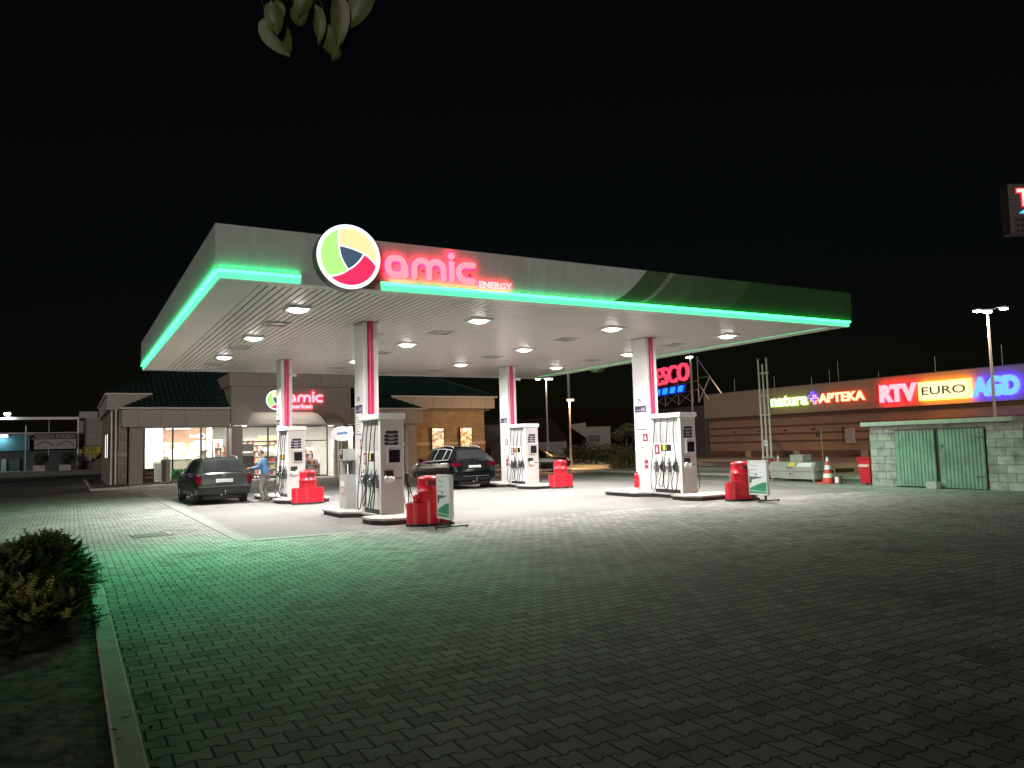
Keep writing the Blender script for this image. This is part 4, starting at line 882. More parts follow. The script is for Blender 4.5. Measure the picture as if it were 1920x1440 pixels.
# local frame: +X = facing direction, +Y = his left
per = thing('person', 'man in blue denim jacket and grey trousers holding the fuel nozzle to the estate car', 'person', (5.50, 26.42, .008), R(151))
SK = pm('skin', (.50, .29, .21), .5, var=.08); DEN = pm('denim_blue', (.06, .17, .33), .85, var=.35, scale=9); TRO = pm('grey_trousers', (.17, .16, .15), .9, var=.25, scale=9)
J = {'pel': (-.06, 0, .90), 'wai': (-.07, 0, 1.02), 'che': (-.04, 0, 1.24), 'nk0': (.0, 0, 1.40), 'nk1': (.03, 0, 1.47), 'hd0': (.05, 0, 1.55), 'hd1': (.055, 0, 1.63),
     'shL': (-.01, .17, 1.36), 'elL': (.10, .25, 1.12), 'wrL': (.34, .14, 1.13), 'shR': (-.01, -.17, 1.36), 'elR': (.07, -.24, 1.10), 'wrR': (.32, -.16, 1.16),
     'hiL': (-.05, .095, .86), 'knL': (.05, .11, .47), 'anL': (-.03, .12, .09), 'hiR': (-.05, -.095, .86), 'knR': (.02, -.13, .47), 'anR': (-.10, -.14, .09)}
K = list(J); ix = {k: i for i, k in enumerate(K)}
E_ = [('pel', 'wai'), ('wai', 'che'), ('che', 'nk0'), ('nk0', 'nk1'), ('nk1', 'hd0'), ('hd0', 'hd1'), ('che', 'shL'), ('shL', 'elL'), ('elL', 'wrL'), ('che', 'shR'), ('shR', 'elR'), ('elR', 'wrR'), ('pel', 'hiL'), ('hiL', 'knL'), ('knL', 'anL'), ('pel', 'hiR'), ('hiR', 'knR'), ('knR', 'anR')]
RR = {'pel': (.11, .09), 'wai': (.10, .08), 'che': (.10, .07), 'nk0': .055, 'nk1': .052, 'hd0': (.075, .09), 'hd1': (.07, .085), 'shL': .045, 'elL': .042, 'wrL': .03, 'shR': .045, 'elR': .042, 'wrR': .03, 'hiL': .088, 'knL': .058, 'anL': .042, 'hiR': .088, 'knR': .058, 'anR': .042}
skin_mesh('body', [J[k] for k in K], [(ix[a], ix[c]) for a, c in E_], [RR[k] for k in K], SK, per, root=0)
# head with face
def head(par, c):
    b = MB(); nu, nv = 28, 20; vs_ = []
    for j in range(nv + 1):
        ph_ = pi * j / nv
        for i in range(nu):
            th_ = 2 * pi * i / nu; x, y, z = sin(ph_) * cos(th_), sin(ph_) * sin(th_), cos(ph_)
            rx, ry, rz_ = .098, .076, .118
            if z < 0: rx *= 1 + .12 * z; ry *= 1 + .30 * z
            q = [x * rx, y * ry, z * rz_]
            if x > .6:     # face features
                q[0] += .022 * math.exp(-((y / .14) ** 2 + ((z + .12) / .16) ** 2)) - .010 * math.exp(-(((abs(y) - .36) / .14) ** 2 + ((z - .10) / .10) ** 2)) + .006 * math.exp(-((y / .25) ** 2 + ((z + .42) / .07) ** 2)) + .010 * math.exp(-((y / .3) ** 2 + ((z + .75) / .14) ** 2))
            vs_.append((c[0] + q[0], c[1] + q[1], c[2] + q[2]))
    b.add(vs_, [(j * nu + i, j * nu + (i + 1) % nu, (j + 1) * nu + (i + 1) % nu, (j + 1) * nu + i) for j in range(nv) for i in range(nu)], True)
    for s_ in (-1, 1): b.lathe([(.001, -.008), (.02, -.006), (.028, .003), (.018, .01), (.001, .008)], 12, (c[0] - .005, c[1] + s_ * .076, c[2] - .005), 'Y')
    h = b.build('head', par, SK)
    for s_ in (-1, 1): MB().lathe([(.001, -.012), (.009, -.008), (.012, 0), (.009, .008), (.001, .012)], 12, (c[0] + .080, c[1] + s_ * .031, c[2] + .012), 'X').build('eye', h, M_black)
    MB().box(c[0] + .083, c[0] + .090, c[1] - .022, c[1] + .022, c[2] - .053, c[2] - .047).build('mouth', h, pm('lip', (.3, .10, .09), .5))
    b = MB(); vs_ = []
    for j in range(11):
        ph_ = pi * .56 * j / 10
        for i in range(nu):
            th_ = 2 * pi * i / nu; x, y, z = sin(ph_) * cos(th_), sin(ph_) * sin(th_), cos(ph_)
            lim = 1.0
            if x > .25 and z < .50: lim = .93
            k_ = (1.06 + .015 * mn.noise(V((x * 6, y * 6, z * 6)))) * lim
            vs_.append((c[0] - .006 + x * .098 * k_, c[1] + y * .076 * k_, c[2] + .004 + z * .118 * k_))
    b.add(vs_, [(j * nu + i, j * nu + (i + 1) % nu, (j + 1) * nu + (i + 1) % nu, (j + 1) * nu + i) for j in range(10) for i in range(nu)], True); b.build('hair', par, pm('grey_hair', (.09, .075, .06), .8, var=.3, scale=20))
head(per, (.075, 0, 1.60))
# hands
def hand(par, wr_, side, d):
    w = V(wr_); d = V(d).normalized(); up = V((0, 0, 1)); s_ = d.cross(up).normalized() * side
    jt = [w, w + d * .045, w + d * .09]; ed = [(0, 1), (1, 2)]; rd = [.028, (.042, .020), (.042, .018)]
    for k in range(4):
        o_ = s_ * (-.030 + .020 * k); ln = (.070, .078, .074, .058)[k]; a = len(jt)
        jt += [w + d * .085 + o_, w + d * (.085 + ln * .45) + o_ - up * .012, w + d * (.085 + ln * .62) + o_ - up * .040, w + d * (.08 + ln * .42) + o_ - up * .058]; rd += [.011, .010, .0095, .008]; ed += [(2, a), (a, a + 1), (a + 1, a + 2), (a + 2, a + 3)]
    a = len(jt); jt += [w + d * .04 - s_ * .045, w + d * .075 - s_ * .055 - up * .02, w + d * .10 - s_ * .04 - up * .035]; rd += [.013, .011, .009]; ed += [(1, a), (a, a + 1), (a + 1, a + 2)]
    return skin_mesh('hand', [tuple(p) for p in jt], ed, rd, SK, par, 1)
hand(per, J['wrL'], 1, (.9, -.2, .0)); hand(per, J['wrR'], -1, (.9, .2, -.1))
# jacket
jk = {'hem': (-.065, 0, .93), 'w': (-.07, 0, 1.05), 'c': (-.04, 0, 1.24), 'n': (.0, 0, 1.395), 'sL': J['shL'], 'eL': J['elL'], 'wL': (.31, .155, 1.13), 'sR': J['shR'], 'eR': J['elR'], 'wR': (.29, -.17, 1.155)}
KK = list(jk); ii = {k: i for i, k in enumerate(KK)}
skin_mesh('denim_jacket', [jk[k] for k in KK], [(ii[a], ii[c]) for a, c in (('hem', 'w'), ('w', 'c'), ('c', 'n'), ('c', 'sL'), ('sL', 'eL'), ('eL', 'wL'), ('c', 'sR'), ('sR', 'eR'), ('eR', 'wR'))],
          [(.165, .135), (.17, .135), (.195, .15), .095, .085, .066, .05, .085, .066, .05], DEN, per, root=1)
MB().lathe([(.150, -.012), (.158, 0), (.150, .012)], 24, (-.065, 0, .905)).build('jacket_hem', per, pm('hem_pale', (.35, .38, .42), .8))
skin_mesh('trousers', [(-.06, 0, .90), (-.05, .095, .84), (.05, .11, .47), (-.03, .12, .12), (-.05, -.095, .84), (.02, -.13, .47), (-.10, -.14, .12)], [(0, 1), (1, 2), (2, 3), (0, 4), (4, 5), (5, 6)], [(.145, .115), .108, .076, .066, .108, .076, .066], TRO, per)
for n_, a in (('L', 1), ('R', -1)):
    p = J['an' + n_]
    b = MB(); prof = [(-.09, .045, .085), (-.04, .048, .10), (.04, .045, .085), (.12, .045, .06), (.19, .035, .04)]; vs_ = []
    for (x, w, h) in prof:
        for q in range(10): th_ = pi * q / 9; vs_.append((p[0] + x, p[1] + w * cos(th_), .02 + h * sin(th_)))
    b.add(vs_, [(i * 10 + q, i * 10 + q + 1, (i + 1) * 10 + q + 1, (i + 1) * 10 + q) for i in range(4) for q in range(9)] + [tuple(range(10)), tuple(range(49, 39, -1))], True)
    sh = b.build('shoe', per, pm('shoe_dark', (.06, .06, .06), .6)); MB().box(p[0] - .10, p[0] + .20, p[1] - .05, p[1] + .05, 0, .025).build('sole', sh, M_white, bevel=.008)
b = MB(); b.tube([(.30, -.13, 1.14), (.42, -.02, 1.11), (.56, .02, 1.04), (.66, .04, .98)], [.03, .035, .025, .014]); b.tube([(.33, -.13, 1.13), (.25, -.12, .8), (.05, -.35, .45), (-.3, -.4, .35), (-.62, -.42, .50), (-.66, -.45, .9)], .012)
tag(b.build('fuel_nozzle', None, M_black), 'black fuel nozzle and hose held by the man at the estate car', 'nozzle').matrix_world = Matrix.Translation((5.50, 26.42, .008)) @ Matrix.Rotation(R(151), 4, 'Z')
# ================================================================== SHOP BUILDING
def wpart(mb, name, root, mat=None, **k):
    """child of root built in world coordinates"""
    o = mb.build(name, root, mat, **k); o.location = -root.location; return o
shop = thing('station_shop', 'petrol station shop with green ribbed roof, glazed fronts and stone walls', 'shop', (13, 47, 0))
M_stone = brickm('stone_tan', (.44, .33, .21), (.36, .265, .165), (.15, .12, .09), .42, .14, .008, 'SZ', bump=.6)
M_stoneg = brickm('stone_pale', (.34, .30, .25), (.27, .235, .19), (.18, .16, .14), .55, .22, .01, 'SZ', bump=.8, var=.35)
M_int = pm('interior_white', (.80, .79, .76), .6, var=.03)
b = MB(); b.box(.95, 26.3, 42.75, 47.4, 0, .12); struct('shop_pavement', b, M_walk)
b = MB(); b.box(.83, .948, 42.63, 62, 0, .115); b.box(.949, 26.4, 42.63, 42.748, 0, .115); struct('shop_kerb', b, M_kerb)
# main block
b = MB(); b.box(1.85, 2.66, 47.42, 47.7, .0, 4.1); b.box(1.85, 2.1, 47.701, 61, 0, 4.1); wpart(b, 'stone_wall', shop, M_stoneg)
b = MB(); b.box(15.42, 24.62, 47.42, 47.7, 0, 4.2); b.box(24.37, 24.62, 47.701, 61, 0, 4.2); b.box(2.11, 24.36, 60.7, 61, 0, 4.1); wpart(b, 'brick_wall', shop, M_stone)
b = MB(); b.box(15.40, 24.64, 47.39, 47.418, 1.80, 1.99); wpart(MB().box(1.83, 2.67, 47.39, 47.418, 1.62, 1.82), 'wall_band', shop, M_panel); wpart(b, 'wall_band', shop, pm('band_pale', (.62, .55, .46), .7))
b = MB(); b.box(17.75, 19.3, 47.38, 47.418, .12, .4); wpart(b, 'plinth', shop, M_cladding)
b = MB(); b.box(1.65, 3.9, 46.95, 47.1, 4.13, 4.95); b.box(1.65, 1.80, 47.101, 61.2, 4.13, 4.95); wpart(b, 'fascia_board', shop, M_panel); b = MB(); b.box(17.6, 25.2, 46.95, 47.1, 4.20, 4.93); b.box(25.05, 25.2, 47.101, 61.2, 4.2, 4.93)
o = wpart(b, 'fascia_board', shop, M_panel)
b = MB()
for x in (2.9, 19.2, 20.6, 22.0, 23.4, 24.5): b.box(x, x + .012, 46.944, 46.949, 4.21, 4.92)
b.build('panel_joints', o, M_black)
b = MB(); b.cyl((1.58, 46.87, 4.98), (3.85, 46.87, 4.98), .055, n=8); b.cyl((1.58, 46.87, 4.98), (1.58, 61, 4.98), .055, n=8); b.cyl((17.7, 46.87, 4.97), (25.35, 46.87, 4.97), .06, n=8); wpart(b, 'gutter', shop, M_white)
b = MB(); b.box(1.82, 24.9, 47.1, 61, 4.06, 4.12); wpart(b, 'eaves_soffit', shop, pm('eaves', (.2, .18, .16), .6))
def ribroof(b, corners, n=(1, 0), step=.28, axis=0):
    """sloped plane (4 corners a,b bottom; c,d top) with standing ribs from eave up"""
    a, bb_, c, d_ = [V(p) for p in corners]; b.add([a, bb_, c, d_], [(0, 1, 2, 3)])
    nrm = (bb_ - a).cross(d_ - a).normalized(); nrm = nrm if nrm.z > 0 else -nrm
    Lb = (bb_ - a).length; e = (bb_ - a) / Lb; k = int(Lb / step)
    up = (d_ - a) - e * ((d_ - a).dot(e)); up.normalize()
    Hh = (d_ - a).dot(up); ta = (d_ - a).dot(e); tb = Lb - (c - a).dot(e)
    for i in range(k + 1):
        s_ = i * step + .05
        if s_ > Lb: break
        h = Hh
        if ta > 1e-3: h = min(h, s_ / ta * Hh)
        if tb > 1e-3: h = min(h, (Lb - s_) / tb * Hh)
        if ta < -1e-3 or tb < -1e-3: pass
        if h < .06: continue
        p = a + e * s_; q = p + up * h; w = e * .03
        b.add([p - w, p + w, p + w * .4 + nrm * .045, p - w * .4 + nrm * .045, q - w, q + w, q + w * .4 + nrm * .045, q - w * .4 + nrm * .045], [(0, 1, 2, 3), (4, 5, 6, 7), (1, 2, 6, 5), (2, 3, 7, 6), (3, 0, 4, 7)])
    # tile steps
    return b
b = MB()
ribroof(b, [(1.55, 46.85, 5.0), (25.4, 46.85, 5.0), (19.6, 52.6, 7.7), (7.3, 52.6, 7.7)])
ribroof(b, [(1.55, 61.3, 5.0), (1.55, 46.85, 5.0), (7.3, 52.6, 7.7), (7.3, 55.6, 7.7)])
ribroof(b, [(25.4, 46.85, 5.0), (25.4, 61.3, 5.0), (19.6, 55.6, 7.7), (19.6, 52.6, 7.7)])
b.add([(7.3, 52.6, 7.7), (19.6, 52.6, 7.7), (19.6, 55.6, 7.7), (7.3, 55.6, 7.7)], [(0, 1, 2, 3)])
b.add([(25.4, 61.3, 5.0), (1.55, 61.3, 5.0), (7.3, 55.6, 7.7), (19.6, 55.6, 7.7)], [(0, 1, 2, 3)])
rf = wpart(b, 'roof', shop, M_roofg)
b = MB(); b.cyl((1.55, 46.85, 5.03), (7.3, 52.6, 7.74), .05, n=8); b.cyl((25.4, 46.85, 5.03), (19.6, 52.6, 7.74), .05, n=8); b.cyl((7.3, 52.6, 7.74), (19.6, 52.6, 7.74), .06, n=8); b.build('ridge_cap', rf, M_roofg)
# front porch wings
b = MB(); b.box(2.30, 7.66, 45.35, 45.5, 3.14, 4.10); b.box(2.30, 2.45, 45.501, 46.94, 3.14, 4.10); wpart(b, 'porch_fascia', shop, M_panel); b = MB(); b.box(14.5, 19.2, 45.35, 45.5, 3.16, 4.05); b.box(19.05, 19.2, 45.501, 47.38, 3.16, 4.05)
o = wpart(b, 'porch_fascia', shop, M_panel)
b = MB()
for x in (3.05, 4.15, 5.35, 6.5, 15.6, 16.8, 18.1): b.box(x, x + .012, 45.344, 45.349, 3.16, 4.08)
b.build('panel_joints', o, M_black)
b = MB(); b.box(2.46, 7.65, 45.51, 47.38, 3.19, 3.24); b.box(14.51, 19.04, 45.51, 47.38, 3.19, 3.24); wpart(b, 'porch_soffit', shop, M_white)
b = MB()
ribroof(b, [(2.15, 45.2, 4.13), (7.66, 45.2, 4.13), (7.66, 46.98, 4.98), (3.9, 46.98, 4.98)]); ribroof(b, [(14.5, 45.2, 4.10), (19.35, 45.2, 4.10), (17.6, 46.98, 4.95), (14.5, 46.98, 4.95)])
b.add([(2.15, 47.0, 4.13), (2.15, 45.2, 4.13), (3.9, 46.98, 4.98)], [(0, 1, 2)]); b.add([(19.35, 45.2, 4.10), (19.35, 47.0, 4.10), (17.6, 46.98, 4.95)], [(0, 1, 2)])
wpart(b, 'porch_roof', shop, M_roofg)
b = MB(); b.cyl((2.1, 45.13, 4.12), (7.66, 45.13, 4.12), .05, n=8); wpart(MB().cyl((14.5, 45.13, 4.09), (19.42, 45.13, 4.09), .05, n=8), 'porch_gutter', shop, M_white); wpart(MB().tube([(2.02, 45.3, 4.1), (2.02, 45.4, 3.9), (2.02, 45.4, 3.1)], .04), 'rain_spout', shop, M_white); wpart(b, 'porch_gutter', shop, M_white)
for q in ((2.70, 3.36, 45.9, 46.55, .12, 3.188), (7.70, 8.28, 45.05, 46.5, .12, 3.14), (13.95, 14.30, 45.05, 46.5, .12, 3.14), (18.45, 19.0, 45.9, 46.5, .12, 3.188)): wpart(MB().box(*q), 'pillar', shop, M_cladding, bevel=.01)
b = MB(); b.box(18.15, 18.35, 46.55, 46.75, .12, 3.188); wpart(b, 'slim_pillar', shop, M_panel)
b = MB(); b.cyl((1.90, 47.30, .12), (1.90, 47.30, 4.1), .05, n=10); wpart(b, 'drain_pipe', shop, M_white); wpart(MB().cyl((2.12, 47.34, .12), (2.12, 47.34, 4.1), .045, n=10), 'drain_pipe', shop, M_white)
# entrance tower
b = MB(); b.box(7.67, 14.45, 45.0, 45.25, 3.15, 5.32); b.box(7.67, 7.92, 45.251, 52, 4.1, 5.32); b.box(14.2, 14.45, 45.251, 52, 4.1, 5.32); wpart(b, 'tower_wall', shop, M_cladding)
b = MB(); b.box(7.55, 14.8, 44.85, 45.3, 5.33, 6.05); b.box(7.55, 8, 45.301, 52, 5.33, 6.05); b.box(14.4, 14.8, 45.301, 52, 5.33, 6.05); b.box(8.01, 14.39, 45.31, 52, 5.9, 5.98); o = wpart(b, 'tower_cornice', shop, M_cladding)
b = MB()
for x in (9.2, 11.0, 12.6, 13.7): b.box(x, x + .012, 44.845, 44.849, 5.36, 6.03)
b.build('panel_joints', o, M_black)
# curved awning
b = MB(); n = 8; pr = [(45.0 - 1.15 * sin(R(90) * i / n), 3.16 + .72 * cos(R(90) * i / n)) for i in range(n + 1)]
def awn(x0, x1, xo0, xo1):
    vs_ = []
    for i, (y, z) in enumerate(pr): k_ = i / n; vs_ += [(x0 + (xo0 - x0) * k_, y, z), (x1 + (xo1 - x1) * k_, y, z)]
    return vs_, [(2 * i, 2 * i + 1, 2 * i + 3, 2 * i + 2) for i in range(n)]
b.add(*awn(8.8, 12.1, 8.28, 12.62), True); aw = wpart(b, 'entrance_awning', shop, pm('awning', (.78, .74, .70), .35))
_m = MATS['awning']; _n = _m.node_tree.nodes; _l = _m.node_tree.links; _t = _n.new('ShaderNodeBsdfTranslucent'); _t.inputs[0].default_value = (.8, .74, .66, 1); _x = _n.new('ShaderNodeMixShader'); _x.inputs[0].default_value = .5
_l.new(_n['Principled BSDF'].outputs[0], _x.inputs[1]); _l.new(_t.outputs[0], _x.inputs[2]); _l.new(_x.outputs[0], _n['Material Output'].inputs[0])
b = MB(); b.add(*awn(12.13, 13.0, 12.65, 13.6), True); b.build('side_hood', aw, M_panel)
b = MB(); b.box(8.25, 13.62, 43.80, 43.87, 3.05, 3.17); b.build('gutter', aw, M_white)
b = MB(); b.tube([(12.11, y, z + .01) if i == 0 else (12.11 + (12.64 - 12.11) * i / n, y, z + .012) for i, (y, z) in enumerate(pr)], .03); b.build('rib', aw, M_dgrey)
for q in ((13.35, 13.50, 44.6, 44.8, .12, 3.14), (13.62, 13.77, 44.75, 44.95, .12, 3.14)): wpart(MB().box(*q), 'slim_pillar', shop, M_panel)
# windows
def window(x0, x1, y, z0, z1, mull, bars=(), fr=M_dgrey):
    b = MB(); w = .07
    b.box(x0, x1, y, y + .08, z0, z0 + w); b.box(x0, x1, y, y + .08, z1 - w, z1); b.box(x0, x0 + w, y, y + .08, z0 + w + .001, z1 - w - .001); b.box(x1 - w, x1, y, y + .08, z0 + w + .001, z1 - w - .001)
    for m_ in mull: b.box(m_ - .045, m_ + .045, y - .003, y + .083, z0 + w + .001, z1 - w - .001)
    xs = [x0 + w] + list(mull) + [x1 - w]
    for bz in bars:
        for a, c in zip(xs, xs[1:]): b.box(a + .046, c - .046, y, y + .08, bz - .03, bz + .03)
    o = wpart(b, 'window', shop, fr)
    b = MB(); b.quad((x0 + w, y + .04, z0 + w), (x1 - w, y + .04, z0 + w), (x1 - w, y + .04, z1 - w), (x0 + w, y + .04, z1 - w)); b.build('pane', o, M_glass)
    return o
window(3.42, 7.72, 46.52, .14, 3.17, (4.86, 6.32)); window(8.36, 13.4, 46.2, .14, 3.14, (9.9, 11.4), (2.25,)); window(14.32, 15.4, 46.52, .14, 3.17, (15.1,), ())
b = MB(); b.box(3.37, 7.70, 46.30, 46.5, 3.10, 3.185); b.box(7.62, 7.695, 46.3, 46.5, .14, 3.09); wpart(b, 'window_lining', shop, M_white)
b = MB(); b.box(3.37, 3.42, 46.0, 46.6, .13, 3.1); wpart(b, 'window_jamb', shop, M_cladding)
# interior
b = MB(); b.box(2.9, 15.6, 46.62, 52.2, .125, .14); wpart(b, 'shop_floor', shop, pm('floor_tile', (.5, .48, .45), .35, var=.05))
b = MB(); b.box(2.9, 15.6, 52.2, 52.3, .14, 3.3); b.box(2.8, 2.9, 46.62, 52.2, .14, 3.3); b.box(15.6, 15.7, 47.71, 52.2, .14, 3.3); wpart(b, 'inner_wall', shop, M_int)
b = MB(); b.box(2.9, 15.6, 46.62, 52.2, 3.3, 3.35); ci = wpart(b, 'shop_ceiling', shop, M_int)
M_il = em('strip_light', (1, .95, .88), 8)
for x in (4.1, 6.4, 9.2, 11.8, 14.6):
    MB().box(8.9, 12.2, 44.35, 44.45, 3.22, 3.28).build('ceiling_lamp_or_awning_fill', ci, M_il) if x == 9.2 else None  # glowing strip under the awning is added to brighten it from below
    for y in (47.6, 49.9): MB().box(x - .55, x + .55, y - .12, y + .12, 3.24, 3.29).build('ceiling_lamp_or_awning_fill', ci, M_il)
for x in (4.6, 7.0, 10.6, 14.2): area('shop_light', (x - 0, 48.2, 3.22), (0, 0, 0), 1.4, 1.4, (240, 190, 260, 100)[(4.6, 7.0, 10.6, 14.2).index(x)], (1, .93, .82), None)
for x in (5.6,): area('shop_light', (x, 46.9, 3.2), (0, 0, 0), 3.4, .2, 120, (1, .93, .84), None)
b = MB(); b.box(3.45, 4.65, 49.6, 49.75, .14, 3.28); wpart(b, 'display_wall', shop, pm('bright_white', (.9, .9, .88), .5, var=.02))
b = MB(); b.box(4.75, 7.1, 50.2, 50.3, 2.35, 3.28); wb_ = wpart(b, 'wood_panel', shop, pm('oak_panel', (.26, .15, .10), .5, var=.2, scale=6))
f = frame((0, 50.19, 0), (1, 0, 0), (0, 0, 1)); b = MB(); put_text(b, 'food', f, 6.15, 2.62, .48, .22, .04, .02, .002); b.geo(([(p[0], p[1], 0) for p in disc_poly(.19, 24, 6.84, 2.72)], [tuple(range(24))]), f, h=.012); b.build('panel_letters', wb_, em('letter_white', (1, .98, .95), 1.2))
b = MB(); b.prism([(6.78, 2.60), (6.93, 2.66), (6.95, 2.82), (6.88, 2.78), (6.86, 2.68)], .014, .018, f); b.build('panel_emblem', wb_, M_black)
b = MB(); b.prism([(4.85, 3.12), (6.2, 3.12), (6.2, 3.20), (4.85, 3.20)], .002, .01, f); b.build('panel_line', wb_, em('letter_white', None, None))
m, N, L, B = nodes_of('menu_print'); g = N.new('ShaderNodeNewGeometry'); vo = N.new('ShaderNodeTexVoronoi'); vo.inputs['Scale'].default_value = 3.5; L.new(g.outputs['Position'], vo.inputs['Vector'])
rp = N.new('ShaderNodeValToRGB'); L.new(vo.outputs['Color'], rp.inputs[0]); e0 = rp.color_ramp.elements; e0[0].color = (.75, .55, .28, 1); e0[1].color = (.85, .72, .5, 1); e0[0].position = .2
for p_, c_ in ((.35, (.45, .12, .06)), (.5, (.8, .65, .4)), (.7, (.6, .3, .15)), (.85, (.85, .8, .7))): q = e0.new(p_); q.color = (*c_, 1)
L.new(rp.outputs[0], B.inputs['Base Color']); L.new(rp.outputs[0], B.inputs['Emission Color']); B.inputs['Emission Strength'].default_value = .5; M_menu = m
b = MB(); b.box(4.75, 7.1, 50.2, 50.28, 1.55, 2.34); wpart(b, 'menu_board', shop, M_menu)
b = MB(); b.box(7.12, 7.25, 49.0, 50.3, .14, 3.28); wpart(b, 'partition', shop, M_int)

# things inside the shop
def counter(name, label, x0, x1, y0, y1, h, mt, top=M_white):
    t = thing(name, label, 'counter', ((x0 + x1) / 2, (y0 + y1) / 2, .14)); w, d_ = (x1 - x0) / 2, (y1 - y0) / 2
    b = MB(); b.box(-w, w, -d_, d_, 0, h - .04); b.build('base', t, mt)
    MB().box(-w - .03, w + .03, -d_ - .03, d_ + .03, h - .039, h).build('worktop', t, top, bevel=.006)
    return t
counter('sales_counter', 'pale shop counter behind the left mullion of the lit window', 4.9, 6.1, 48.3, 49.0, 1.25, pm('khaki', (.34, .33, .26), .5))
counter('coffee_counter', 'white coffee counter behind the roof of the estate car', 6.3, 7.1, 48.5, 49.1, 1.15, M_white)
t = thing('coffee_machine', 'dark coffee machine standing on the white counter', 'coffee machine', (6.75, 48.8, 1.29))
MB().box(-.2, .2, -.2, .2, 0, .12).build('tray', t, M_black); MB().box(-.18, .18, -.02, .2, .121, .48).build('machine_body', t, pm('machine', (.2, .19, .18), .3)); MB().box(-.19, .19, -.2, .2, .481, .58).build('head', t, M_black, bevel=.01)
t = thing('menu_screen', 'glowing white square screen hanging in the shop window', 'screen', (6.35, 47.3, 1.80))
MB().box(-.32, .32, -.03, .03, 0, .62).build('screen_case', t, M_white); MB().box(-.29, .29, -.036, -.031, .03, .59).build('screen_glass', t, em('screen_white', (.92, .97, 1), 1.3)); MB().cyl((0, 0, .62), (0, 0, 1.44), .012).build('hanger', t, M_grey)
def shelf_unit(name, label, x0, x1, y, z1, rows, seed, cols=None, goods=True):
    rnd = random.Random(seed); t = thing(name, label, 'shelf', ((x0 + x1) / 2, y, .14)); w = (x1 - x0) / 2
    b = MB(); b.box(-w, w, .36, .4, 0, z1); b.box(-w, -w + .03, 0, .359, 0, z1); b.box(w - .03, w, 0, .359, 0, z1); b.build('frame', t, M_white)
    b = MB()
    for r_ in range(rows): z = .1 + (z1 - .15) * r_ / rows; b.box(-w + .031, w - .031, 0, .358, z, z + .03)
    b.build('shelf_board', t, M_white)
    if goods:
        pal = cols or [(.5, .1, .08), (.7, .6, .3), (.1, .2, .35), (.6, .6, .6), (.12, .3, .12), (.75, .7, .65), (.05, .05, .05)]
        for r_ in range(rows):
            z = .13 + (z1 - .15) * r_ / rows; b = MB(); x = -w + .05
            while x < w - .16:
                ww = rnd.uniform(.07, .14); hh = min((z1 - .15) / rows * .82, rnd.uniform(.14, .30)); b.mat(pm('goods_%d' % rnd.randrange(len(pal)), pal[rnd.randrange(len(pal))], .5)); b.box(x, x + ww, .05, .25, z + .001, z + hh); x += ww + .015
            b.build('goods', t)
    return t
shelf_unit('drinks_shelf', 'shelf of cups and drinks at the right end of the left shop window', 7.28, 7.72, 48.2, 2.3, 5, 1)
shelf_unit('snack_shelf', 'tall snack shelf left of the man with the blue jacket', 8.5, 9.7, 49.5, 1.9, 5, 2)
shelf_unit('magazine_shelf', 'dark shelf of goods behind the man with the blue jacket', 9.9, 10.9, 48.2, 1.7, 4, 3)
shelf_unit('grocery_shelf', 'grocery shelf behind the glass door beside pump 4', 11.0, 12.2, 49.0, 1.9, 5, 4)
shelf_unit('bottle_shelf', 'bottle shelf behind the right part of the entrance glazing', 12.3, 13.2, 48.6, 1.7, 5, 5)
shelf_unit('wall_shelf', 'long tiered shelf along the back wall of the shop', 8.2, 13.4, 51.4, 2.4, 6, 9)
shelf_unit('low_shelf', 'low goods shelf just inside the entrance glass', 11.5, 13.2, 47.2, 1.0, 3, 10)
shelf_unit('counter_shelf', 'shelf of pale goods under the coffee panel', 5.0, 7.0, 49.75, 1.4, 4, 12, [(.7, .68, .6), (.5, .45, .3), (.3, .32, .28), (.75, .7, .62)])
shelf_unit('corner_shelf', 'orange lit shelf behind the window next to the number 8 column', 14.35, 15.3, 48.4, 2.2, 5, 6, [(.75, .25, .08), (.8, .45, .2), (.7, .6, .5)])
t = thing('drinks_cooler', 'grey cooler cabinet standing behind the left entrance glass', 'cooler', (8.95, 47.6, .14)); MB().box(-.42, .42, -.2, .3, 0, 1.3).build('cabinet', t, M_dgrey); MB().box(-.44, .44, -.22, .32, 1.301, 1.5).build('top', t, M_white); MB().box(-.36, .36, -.21, -.201, 1.55, 2.0).build('panel', t, M_grey)
b = MB(); b.box(9.7, 10.9, 48.0, 48.06, 2.35, 2.62); o = b.build('yellow_banner', None, em('yellow_glow', (.95, .9, .45), .9)); tag(o, 'pale yellow header board above the shelves behind the entrance glass', 'sign')
t = thing('fridge_cabinet', 'pale grey open fridge beside the sales counter', 'fridge', (4.35, 48.4, .14)); MB().box(-.28, .28, 0, .5, 0, 1.15).build('cabinet', t, pm('khaki', None)); MB().box(-.22, .22, -.012, -.001, .08, 1.0).build('door', t, M_dgrey)
